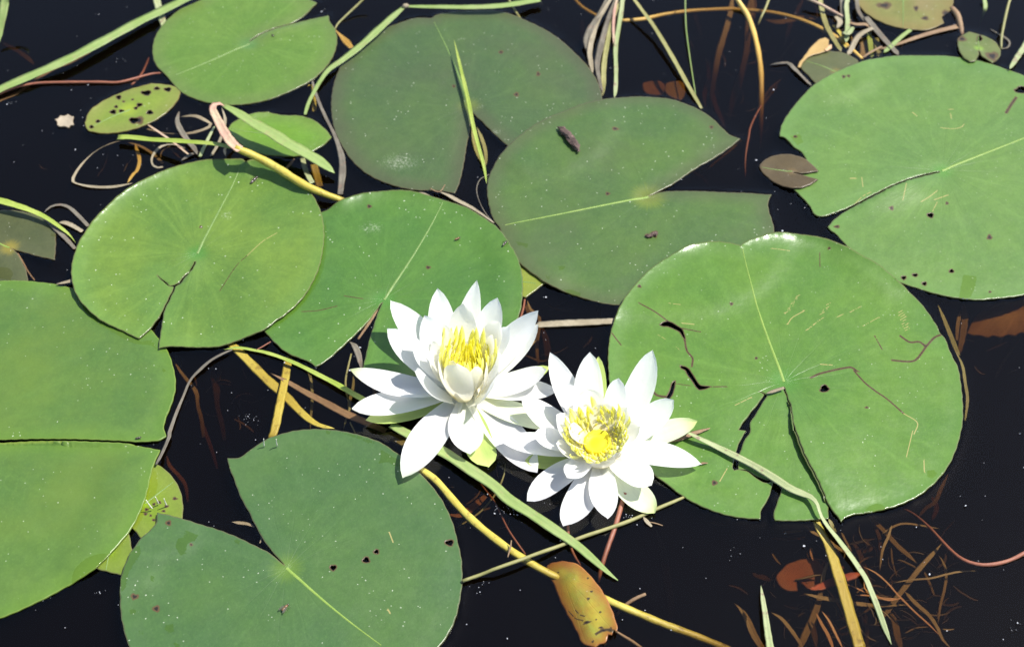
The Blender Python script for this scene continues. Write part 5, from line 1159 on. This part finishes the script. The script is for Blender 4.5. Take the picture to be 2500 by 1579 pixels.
tang = [('430,700 500,760 580,800 660,860 730,900 790,930','weed',(20,34,38,32,26),(-9,-9,-10,-11)), ('860,640 920,700 990,770 1060,850 1130,910 1190,965','weed',(30,44,46,50,46,26),(-16,-15,-14,-13)),
 ('900,700 940,790 945,880 930,960','weed',(30,36,30,20),(-22,-24,-26)), ('1025,710 1000,790 965,870 950,960 945,1020','weed',(14,26,26,20,10),(-8,-9,-11,-14)),
 ('960,770 1050,715 1120,702 1220,715 1340,735','weed',(18,22,22,20,12),(-10,-10,-11)), ('1360,830 1280,920 1200,1010 1130,1100 1060,1190 990,1290 920,1370','weed',(10,40,48,50,50,46,20),(-10,-10,-12,-13,-14)),
 ('1580,1015 1480,1020 1380,1040 1280,1065 1150,1075 1030,1095','weed',(8,18,20,20,18,14),(-6,-7,-8,-10)), ('1335,910 1370,970 1385,1050 1370,1150 1345,1250 1330,1370','weed',(10,22,26,26,24,14),(-12,-12,-13,-15)),
 ('1110,1150 1180,1230 1270,1310 1330,1400 1360,1470 1420,1530','weed',(34,42,40,34,28,24),(-12,-12,-11,-12)), ('440,1165 560,1195 680,1215 800,1235 950,1245 1130,1240','weed',(26,40,46,44,34,16),(-9,-10,-10,-11)),
 ('780,1175 880,1180 980,1205 1090,1200','redweed',(12,18,20,16),(-6,-6,-7)), ('720,1100 800,1135 880,1170 960,1195 1080,1200','redweed',(12,16,18,18,14),(-6,-7,-7)), ('840,1085 850,1140 920,1180 1000,1210 1090,1195','redweed',(10,14,16,16,14),(-5,-6,-6)),
 ('830,985 920,1030 1000,1100 1060,1170 1095,1205 1180,1290 1270,1370 1350,1450','redweed',(12,16,18,18,20,18,18,14),(-6,-6,-7,-7,-8)), ('520,1290 560,1370 600,1440 640,1540','redweed',(14,30,34,30),(-8,-8,-9)), ('560,1280 610,1350 650,1430 700,1530','redweed',(10,22,24,20),(-6,-6,-7)),
 ('590,1130 630,1180 680,1260 720,1350','redweed',(12,18,20,16),(-10,-10,-11)), ('620,930 580,1010 560,1110 545,1200 500,1330 440,1460 400,1560','weed',(22,34,40,56,66,70,64),(-5,-8,-12,-14,-15,-16)), ('480,1190 500,1290 510,1400 520,1530','weed',(30,44,50,46),(-22,-22,-24)),
 ('225,1290 290,1330 350,1400 400,1470 440,1540','weed',(10,34,40,36,30),(-10,-11,-13)), ('0,1240 50,1320 90,1420 150,1530','weed',(16,34,40,36),(-10,-11,-13)), ('1000,1280 1040,1350 1060,1450 1090,1540','weed',(40,64,66,50),(-18,-18,-20)),
 ('760,820 800,880 830,960 860,1050 900,1120','weed',(30,46,50,44,30),(-24,-24,-26)), ('840,800 880,860 830,900','weed',(40,60,30),(-24,-25)), ('490,860 490,900 505,950','redweed',(18,32,20),(-10,-11)), ('220,800 300,805 420,800 500,820','redweed',(20,30,30,20),(-22,-22,-24)),
 ('300,760 380,755 440,745','weed',(22,26,20),(-12,-12,-13)), ('230,900 260,945 290,975','weed',(16,20,12),(-16,-18)), ('100,1030 150,1060 210,1085','weed',(30,36,26),(-26,-28)), ('740,840 830,820 920,800','grey',(22,30,18),(-16,-17)),
 ('1200,660 1250,600 1310,560 1350,470 1400,370','weed',(26,34,40,34,14),(-24,-22,-20,-18)), ('1290,520 1320,600 1290,680','redweed',(36,48,30),(-28,-29)), ('1020,860 1030,960 1060,1060','weed',(14,18,12),(-16,-18)), ('1240,1020 1280,1110 1310,1190','weed',(20,24,16),(-16,-18)),
 ('1360,1400 1400,1405 1440,1400','weed',(10,14,8),(-10,-10)), ('1110,1430 1180,1395 1270,1385','weed',(10,14,10),(-14,-14)), ('850,1300 860,1420 855,1540','weed',(30,36,34),(-28,-30)), ('580,1300 640,1400 690,1480','redweed',(50,70,50),(-24,-25)), ('690,760 720,820 760,890','weed',(20,22,16),(-12,-14)), ('650,1000 690,990 710,1000','redweed',(16,24,10),(-14,-15))]
for pts, m, w, z in tang:
    w = tuple(q*0.66 for q in w)
    lab = ('rust-red' if m == 'redweed' else 'grey' if m == 'grey' else 'brown')+(' broad' if max(w) > 42 else ' thin' if max(w) < 24 else '')
    thing(lab+(' weed strand lying shallow' if z[0] > -12 else ' weed strand lying deep')+' in the sunken tangle around the red pad', 'weed', 'sunken_weed', m, T(3,2,pts), w, z, group=G_W6, taper=(0.1,0.16))
for pts, w, z in (('1610,1230 1660,1280 1700,1350 1740,1440 1800,1540', (10,30,40,42,36), (-12,-13,-14)), ('1740,1050 1800,1060 1850,1085', (20,36,20), (-26,-28)), ('1570,1110 1640,1130 1700,1170', (8,12,8), (-24,-26)), ('1450,695 1500,705 1560,715', (22,34,16), (-18,-20))):
    thing('faint brown weed scrap sunk below the bottom edge of the torn pad', 'weed', 'sunken_weed', 'weed', T(2,2,pts), w, z, group='sunk scraps below the torn pad')
for pts, w, z in (('1330,660 1370,760 1410,860 1450,960 1470,1000', (16,24,30,30,16), (-6,-7,-7,-7)), ('1500,650 1505,760 1490,880 1470,980', (40,44,40,24), (-14,-15,-16)), ('1440,960 1490,1060 1510,1180 1525,1290 1510,1430', (10,18,20,20,10), (-4,-4,-5,-6)), ('1900,850 1820,960 1760,1050 1710,1150', (14,18,18,12), (-40,-42,-44)), ('1480,700 1460,800 1455,900', (20,24,16), (-12,-13))):
    thing(('shallow olive' if z[0] > -10 else 'deep brown')+' stalk sunk beside the right rim of the torn pad', 'stem', 'sunken_stalk', 'olive' if z[0] > -10 else 'weed', T(3,1,pts), w, z, group='sunken stalks beside the torn pad')
# ---------------------------------------------------------------- loose leaves, floating and sunken
def loose(name, label, cat, matkw, a, b, outline, navel, rib, **kw):
    m = pad_material('leaf_'+label.split()[0]+'_'+str(len(bpy.data.materials)), a, b, **matkw)
    o, out = build_leaf(name, m, outline, navel[0], rib[0], **kw)
    return tag(o, label, cat)
loose('autumn_leaf', 'half sunken yellow and rust autumn leaf tilted across the long yellow stalk', 'leaf',
      dict(edge=(0.24,0.075,0.018), edge_k=0.70, glow=(0.30,0.25,0.03), rough=0.48, specks=0.3, seed=31, vein=1.8, blotch=(0.22,0.075,0.018), blotch_k=0.75, rim=(0.22,0.07,0.03), glow_r=0.004, ns=4.0),
      (0.30,0.235,0.025), (0.17,0.19,0.025),
      T(2,2,'357,1020 370,982 400,966 470,955 540,965 590,987 650,1040 700,1100 750,1172 790,1252 815,1320 835,1390 828,1425 812,1405 800,1440 775,1432 765,1470 745,1495 715,1500 690,1521 640,1512 600,1490 570,1430 530,1350 490,1280 450,1200 420,1120 382,1060'),
      T(2,2,'470,1020'), T(2,2,'720,1470'), fixed=0.0, tilt=((T(2,2,'480,1280')[0], -0.0045), (T(2,2,'760,1180')[0], 0.0035)), seed=3.7, rib_mat=None, wob=0.0016, rimk=0.5, dimple=0,
      spots=[(2,2,'638,1073,7,6 662,1165,9,6 641,1210,9,8 720,1305,9,6 693,1350,6,5 672,1480,8,7 632,1355,22,9 445,1005,8,4 725,1402,16,5 790,1425,9,14')],
      lines=[('d', T(2,2,'700,1412 740,1398 790,1402 825,1425'), 8), ('d', T(2,2,'515,1235 560,1290 600,1310'), 3), ('d', T(2,2,'560,1240 590,1275 620,1290'), 3)])
SUBKW = dict(rough=0.6, specks=0.0, vein=0.8, edge_k=0.2)
loose('sunken_pad', 'round dark red sunken lily pad in the weed tangle', 'lily pad', dict(SUBKW, seed=41, glow=(0.40,0.12,0.04), edge=(0.5,0.16,0.06)), (0.30,0.12,0.05), (0.36,0.16,0.06),
      T(3,2,'255,1060 275,1030 320,980 400,947 480,936 530,945 570,985 582,1040 572,1085 540,1110 500,1130 470,1135 440,1110 390,1068 402,1145 350,1152 290,1127 262,1090'), T(3,2,'395,1075'), T(3,2,'540,960'), fixed=-0.014, seed=4.1, rib_mat=None, wob=0.0015)
loose('sunken_pad', 'folded crimson lobe of a sunken pad behind the thick yellow-green stalk', 'lily pad', dict(SUBKW, seed=42, glow=(0.45,0.10,0.04), edge=(0.5,0.10,0.05)), (0.34,0.07,0.04), (0.40,0.10,0.05),
      T(3,2,'470,1135 520,1112 580,1080 650,1050 750,1028 800,1025 822,1040 775,1070 690,1098 600,1130 530,1147 490,1145'), T(3,2,'490,1138'), T(3,2,'800,1040'), fixed=-0.009, seed=4.2, rib_mat=None, wob=0.0015)
loose('sunken_pad', 'brown rotting sunken lily pad with ribbed frayed edge beyond the torn pad', 'lily pad', dict(SUBKW, seed=43, glow=(0.4,0.28,0.10), edge=(0.34,0.2,0.08), vein=2.2), (0.50,0.34,0.15), (0.62,0.44,0.20),
      T(3,1,'1520,850 1545,800 1580,735 1640,690 1720,662 1820,640 1950,620 2150,600 2250,680 2200,780 2050,830 1950,850 1880,848 1840,868 1790,860 1750,880 1700,868 1660,882 1600,866 1560,868'), T(3,1,'1900,640'), T(3,1,'1700,870'), fixed=-0.019, seed=4.3, rib_mat=None, wob=0.003)
for pts, nv, rb, lab in (('1000,570 1010,552 1050,542 1110,540 1145,556 1150,590 1140,625 1100,632 1050,628 1015,612', '1148,590', '1010,580', 'dark brown half of a sunken split pad behind the dark olive green pad'),
                    ('1150,590 1155,560 1190,545 1240,540 1275,552 1285,600 1278,640 1250,668 1200,650 1160,622', '1152,590', '1270,600', 'lighter yellowish half of a sunken split pad behind the dark olive green pad')):
    loose('sunken_pad', lab, 'lily pad', dict(SUBKW, seed=44, glow=(0.35,0.2,0.06), edge=(0.30,0.13,0.06), glow_r=0.004), (0.34,0.18,0.08) if 'dark brown' in lab else (0.40,0.28,0.09), (0.42,0.24,0.10) if 'dark brown' in lab else (0.50,0.36,0.12), T(2,0,pts), T(2,0,nv), T(2,0,rb), fixed=-0.015, seed=4.4, rib_mat=None)
loose('dead_leaf', 'folded yellow-brown dead leaf tip behind the small grey-green pad', 'leaf', dict(rough=0.55, seed=51, vein=0.6, specks=0.4, glow_r=0.003, edge=(0.35,0.2,0.06), edge_k=0.5, glow=(0.3,0.22,0.08)), (0.28,0.20,0.07), (0.36,0.27,0.11),
      T(3,0,'398,448 415,410 440,378 490,310 540,268 582,254 606,272 602,335 560,350 480,375 440,410 418,450'), T(3,0,'520,320'), T(3,0,'410,440'), seed=5.1, rib_mat=None)
loose('leaf_flake', 'pale tan crumb of dead leaf floating alone on open water', 'leaf', dict(rough=0.7, seed=52, vein=0.2, specks=0.2, glow_r=0.002, glow=(0.24,0.21,0.15), edge=(0.4,0.3,0.22)), (0.20,0.17,0.115), (0.27,0.23,0.16),
      T(0,0,'363,795 385,790 400,770 430,772 455,763 475,775 490,776 484,800 490,830 465,832 455,847 425,838 400,840 378,832 380,812'), T(0,0,'430,805'), T(0,0,'480,800'), seed=5.2, rib_mat=None, grid=0.001)
loose('leaf_flake', 'orange-brown curled flake caught behind the small grey-green pad', 'leaf', dict(rough=0.6, seed=53, vein=0.2, specks=0.0, glow_r=0.002, glow=(0.5,0.28,0.12), edge=(0.4,0.25,0.15)), (0.52,0.30,0.16), (0.58,0.38,0.22),
      T(3,0,'580,330 600,308 622,300 628,318 605,335 590,340'), T(3,0,'603,320'), T(3,0,'620,308'), fixed=0.003, seed=5.3, rib_mat=None, grid=0.001)

# ---------------------------------------------------------------- bark chip, insects, hairs
def rough_tube(name, mat, pts, w, z, amp, label, cat):
    o = strand(name, mat, pts, w, z, kind='tube', lay=True, taper=(0.12, 0.12))
    me = o.data; rg = np.random.default_rng(5)
    for v in me.vertices:
        v.co += Vector(rg.normal(0, amp, 3)); 
    me.polygons.foreach_set('use_smooth', [False]*len(me.polygons))
    return tag(o, label, cat)
MAT['bark'] = plain_material('dark_bark', (0.055,0.035,0.028), (0.12,0.075,0.06), 0.75, 300, (0.03,0.02,0.02), (0.24,0.15,0.12), 0.7)
rough_tube('bark_chip', 'bark', T(2,0,'440,842 470,862 505,895 535,935 560,965 582,1006'), (20,44,52,56,50,18), (1.4,1.8,2,2,1.5), 0.00035, 'curled dark brown bark chip lying on the dark olive green pad', 'bark')
rough_tube('bark_crumb', 'bark', T(2,1,'1018,205 1040,208 1065,200 1085,190 1095,205'), (14,20,26,34,20), (0.6,0.8,0.8), 0.0002, 'small crusty brown crumb on the dark olive green pad', 'bark')
def solid(name, mat, parts):
    """closed mesh of ellipsoids (centre, radii, heading)"""
    bm = bmesh.new()
    for (c, r, h) in parts:
        M = Matrix.Translation(c) @ Matrix.Rotation(h, 4, 'Z') @ Matrix.Diagonal((*r, 1))
        bmesh.ops.create_uvsphere(bm, u_segments=14, v_segments=9, radius=1.0, matrix=M)
    me = bpy.data.meshes.new(name); bm.to_mesh(me); bm.free()
    me.polygons.foreach_set('use_smooth', [True]*len(me.polygons)); me.materials.append(mat)
    return me
t_ = NT('insect_shell'); MAT['shell'] = t_.done(t_.bsdf((0.05,0.035,0.03), 0.25, 0.6))
t_ = NT('insect_brown'); MAT['bug'] = t_.done(t_.bsdf(t_.mix(t_.noise(t_.coord(), 900), (0.22,0.10,0.03), (0.06,0.03,0.015)), 0.4))
t_ = NT('insect_wing'); MAT['wing'] = t_.done(mixsh(t_, 0.5, t_.bsdf((0.10,0.09,0.07), 0.2), t_.n.new('ShaderNodeBsdfTransparent').outputs[0]))
def insect(px, heading, L, label, wings, mat):
    p = at(px, 0.003); z = float(sample(HS, p[0], p[1])); p = at(px, z+0.0006)
    r = empty('insect', (p[0], p[1], z+0.0003)); r.rotation_euler = (0, 0, heading); tag(r, label, 'insect')
    z0 = 0.13*L+0.0002
    link('body', solid('body', MAT[mat], [((0,0,z0), (L*0.22,L*0.13,L*0.12), 0), ((-L*0.30,0,z0*0.9), (L*0.26,L*0.12,L*0.11), 0)]), None, r)
    link('head', solid('head', MAT['shell'], [((L*0.27,0,z0*0.95), (L*0.09,L*0.10,L*0.08), 0)]), None, r)
    for s in (-1, 1):
        for k in (-1, 0, 1):
            P = np.array([(L*0.08*k, s*L*0.08, z0), (L*0.16*k, s*L*0.24, z0*1.3), (L*0.24*k, s*L*0.36, 0.0001)])
            Q = open_spline(P, 8); V = []
            for q in Q:
                for a in range(4): V.append(q+np.array([0, math.cos(a*1.57), math.sin(a*1.57)])*L*0.016)
            F = [(4*i+j, 4*i+(j+1) % 4, 4*i+4+(j+1) % 4, 4*i+4+j) for i in range(7) for j in range(4)]
            link('leg', mesh('leg', V, F), MAT['shell'], r)
        if wings:
            W = [(0.05*L, s*0.08*L, z0*1.7), (-0.25*L, s*0.30*L, z0*1.5), (-0.62*L, s*0.34*L, z0*1.25), (-0.70*L, s*0.22*L, z0*1.2), (-0.40*L, s*0.06*L, z0*1.6)]
            V = W+[(a, b, c+0.00004) for a, b, c in W]
            F = [(0,1,2,3,4), (9,8,7,6,5)]+[(i, (i+1) % 5, 5+(i+1) % 5, 5+i) for i in range(5)]
            link('wing', mesh('wing', V, F, False), MAT['wing'], r)
insect(T(1,2,'268,1255')[0], 0.9, 0.0052, 'small brown fly resting on the front pad beside its midrib', True, 'bug')
insect(T(0,0,'1690,1195')[0], 1.0, 0.0075, 'dark ant-like insect on the dusty pad in the shadow of the bent reed', False, 'shell')
insect(T(1,1,'1720,255')[0], 1.0, 0.0050, 'shiny black beetle on the right rim of the flower-side pad', False, 'shell')
insect(T(1,1,'1408,225')[0], 0.5, 0.0042, 'small brown bug on the flower-side pad away from its rim', False, 'bug')
insect(T(0,0,'1810,240')[0], -1.0, 0.0035, 'tiny dark bug on the slit pad beside its navel', False, 'shell')
insect(T(0,2,'922,135')[0], 0.2, 0.0036, 'tiny dark bug on the very large pad near the tip of its upper lobe', False, 'shell')
t_ = NT('white_hair'); MAT['hair'] = t_.done(t_.bsdf((0.62,0.60,0.48), 0.5))
for c, r_, pts, lab in ((0,2,'1052,570 1042,550 1030,525','spotted lime pad'), (0,2,'1105,580 1095,560 1087,536','spotted lime pad'), (0,2,'1010,602 990,578 968,545','spotted lime pad'), (0,2,'1752,190 1749,165 1748,140','front pad'), (0,2,'1838,188 1833,165 1831,143','front pad')):
    thing('tiny pale stalk standing up from a brown spot on the '+lab, 'stalk', 'tiny_stalk', 'hair', T(c, r_, pts), (9,8,5), (0.6,4,8), kind='tube', taper=(0,0), lay=True, group='tiny pale stalks on the '+lab)

# ---------------------------------------------------------------- bubbles and drops
t_ = NT('bubble_film'); fr_ = t_.n.new('ShaderNodeFresnel'); fr_.inputs['IOR'].default_value = 1.6
gl_ = t_.n.new('ShaderNodeBsdfGlossy'); gl_.inputs['Roughness'].default_value = 0.08
MAT['bubble'] = t_.done(mixsh(t_, fr_.outputs[0], t_.n.new('ShaderNodeBsdfTransparent').outputs[0], gl_.outputs[0]))
bub = solid('bubble', MAT['bubble'], [((0,0,0), (1,1,0.8), 0)])
for c, r_, s, lab, grp in ((0,0,'1780,662,14 1848,645,16 1690,690,7','tiny glinting air bubble at the near rim of the slit pad','bubbles at the slit pad'),
        (3,0,'620,1420,12 655,1410,14 545,1444,11','tiny glinting air bubble at the lobe tip of the bitten pale pad','bubbles at the bitten pale pad'),
        (3,1,'1498,620,11 1525,624,9 1612,628,11 1560,630,6','tiny glinting air bubble at the near rim of the bitten pale pad','bubbles at the near rim of the bitten pale pad'),
        (3,2,'152,678,9 275,690,13 697,708,13 318,765,14','tiny glinting air bubble at the bottom edge of the torn pad','bubbles at the torn pad'),
        (0,1,'1612,892,13 1500,918,7 1560,905,7','tiny glinting air bubble at the near rim of the dusty pad','bubbles at the dusty pad'),
        (0,2,'1018,178,12 285,1212,12 318,1198,9 335,1188,10','tiny glinting air bubble at the edge of the very large pad','bubbles at the very large pad'),
        (1,1,'465,1080,20 405,1075,9 490,1125,14','tiny air bubble below the left lobe tip of the flower-side pad','bubbles at the flower-side pad'),
        (1,2,'1205,345,9 1005,92,10 1608,340,12 1140,385,7','tiny glinting air bubble where a petal touches the water','bubbles by the taller flower'),
        (2,2,'388,570,10 1115,437,9 1065,665,12','tiny glinting air bubble under the wide-open flower','bubbles by the wide-open flower'),
        (3,2,'1875,105,18','lone air bubble on open water right of the torn pad',None)):
    for w in s.split():
        x, y, d = map(float, w.split(',')); p = at(T(c, r_, '%f,%f' % (x, y))[0], 0.0008); ra = d/TK*mpp(p)*0.5
        z = float(sample(HF, p[0], p[1])); p = at(T(c, r_, '%f,%f' % (x, y))[0], z+0.0003)
        o = link('bubble', bub); o.location = (p[0], p[1], z+ra*0.3); o.scale = (ra, ra, ra); tag(o, lab, 'bubble', grp)
# ---------------------------------------------------------------- dust floating on the water
def flecks(name, label, n, spots, size, mat, zoff=0.0009):
    V = []; F = []
    rg = np.random.default_rng(23)
    def add(x, y, s):
        if sample(HF, x, y) > 0.0003: return
        a = rg.uniform(0, 6.28); k = rg.uniform(0.35, 1.0); b = len(V); m = 6
        for lvl in (0, 1):
            for i in range(m):
                t = 6.283*i/m; q = s*rg.uniform(0.7, 1.2); u, v = q*math.cos(t), q*k*math.sin(t)
                V.append((x+u*math.cos(a)-v*math.sin(a), y+u*math.sin(a)+v*math.cos(a), zoff+lvl*s*0.35))
        F.append(tuple(range(b+m, b+2*m))); F.append(tuple(range(b+m-1, b-1, -1)))
        for i in range(m): F.append((b+i, b+(i+1) % m, b+m+(i+1) % m, b+m+i))
    for _ in range(n):
        add(rg.uniform(-0.40, 0.40), rg.uniform(-0.21, 0.31), size*rg.choice([0.45, 0.6, 0.8, 1.1, 1.7], p=[.35,.3,.2,.1,.05]))
    for (p, r, k) in spots:
        c = at(p, 0)
        for _ in range(int(k*0.7)): add(c[0]+rg.normal(0, r), c[1]+rg.normal(0, r*0.8), size*rg.choice([0.35, 0.5, 0.7, 1.3], p=[.4,.3,.2,.1]))
    o = link(name, mesh(name, V, F, False), MAT[mat]); tag(o, label, 'dust', kind='stuff')
t_ = NT('pale_fleck'); MAT['fleck'] = t_.done(t_.bsdf(t_.mix(t_.noise(t_.coord(), 300), (0.16,0.16,0.17), (0.42,0.43,0.45)), 0.6))
flecks('floating_dust', 'scattered pale specks of dust and pollen floating on the dark water', 620,
       [(T(2,2,'120,615')[0], 0.004, 36), (T(1,2,'1740,610')[0], 0.004, 26), (T(1,2,'1550,1110')[0], 0.003, 14), (T(2,2,'905,650')[0], 0.002, 14), (T(0,0,'75,690')[0], 0.0015, 10), (T(3,0,'450,1370')[0], 0.002, 8), (T(3,2,'1830,1390')[0], 0.003, 10),
        (T(0,1,'1650,1415')[0], 0.002, 12), (T(0,2,'655,1160')[0], 0.0012, 8), (T(1,1,'40,1425')[0], 0.003, 16), (T(3,2,'0,900')[0], 0.003, 8), (T(2,2,'500,780')[0], 0.003, 14)], 0.0004, 'fleck')

# ---------------------------------------------------------------- fine weed fuzz under water (too fine and too many to count)
def fuzz(name, label, zones, mat):
    V = []; F = []; uu = []; vv = []; rg = np.random.default_rng(77)
    for (c, r_, x0, y0, x1, y1, n, z0, z1) in zones:
        for _ in range(n):
            x, y = rg.uniform(x0, x1), rg.uniform(y0, y1); a = rg.uniform(0, 6.28); L = rg.uniform(60, 260); cv = rg.uniform(-1.3, 1.3)
            z = rg.uniform(z0, z1); w = rg.choice([4, 6, 8, 12, 18])/TK/PXM*0.5; b = len(V); k = 9; P = []
            dz = rg.uniform(-8, 8)
            for i in range(k):
                t = i/(k-1); P.append(at(T(c, r_, '%f,%f' % (x, y))[0], (z+dz*t)*0.001)); x += math.cos(a)*L/k; y += math.sin(a)*L/k*0.8; a += cv/k*1.6+rg.normal(0, 0.12)
            P = np.array(P)
            if P[:, 2].max() > -0.004: continue
            d = np.gradient(P, axis=0); s = np.stack([-d[:, 1], d[:, 0], 0*d[:, 0]], 1); s /= np.linalg.norm(s, axis=1)[:, None]+1e-9
            for i in range(k):
                q = w*(0.25+0.75*math.sin(math.pi*(0.08+0.84*i/(k-1))))
                V += [P[i]-s[i]*q, P[i]+np.array([0, 0, q*0.6]), P[i]+s[i]*q]; uu += [0, .5, 1]; vv += [i/(k-1)]*3
            for i in range(k-1):
                for j in range(3): F.append((b+3*i+j, b+3*i+(j+1) % 3, b+3*i+3+(j+1) % 3, b+3*i+3+j))
    me = mesh(name, V, F); attr(me, 'u', uu); attr(me, 'v', vv)
    tag(link(name, me, MAT[mat]), label, 'weed', kind='stuff')
fuzz('weed_fuzz', 'fine brown weed threads hanging in the murky water', [(3,2,250,720,1450,1540,120,-34,-9), (2,0,1300,250,1850,900,34,-40,-16), (1,2,1250,250,1800,800,22,-30,-12), (0,1,1150,1000,1850,1560,18,-36,-14), (3,1,1350,620,1900,1100,14,-38,-14), (3,0,500,60,1000,380,30,-20,-6), (2,1,150,620,780,1050,12,-34,-14), (0,0,300,930,1300,1150,10,-24,-10)], 'weed')
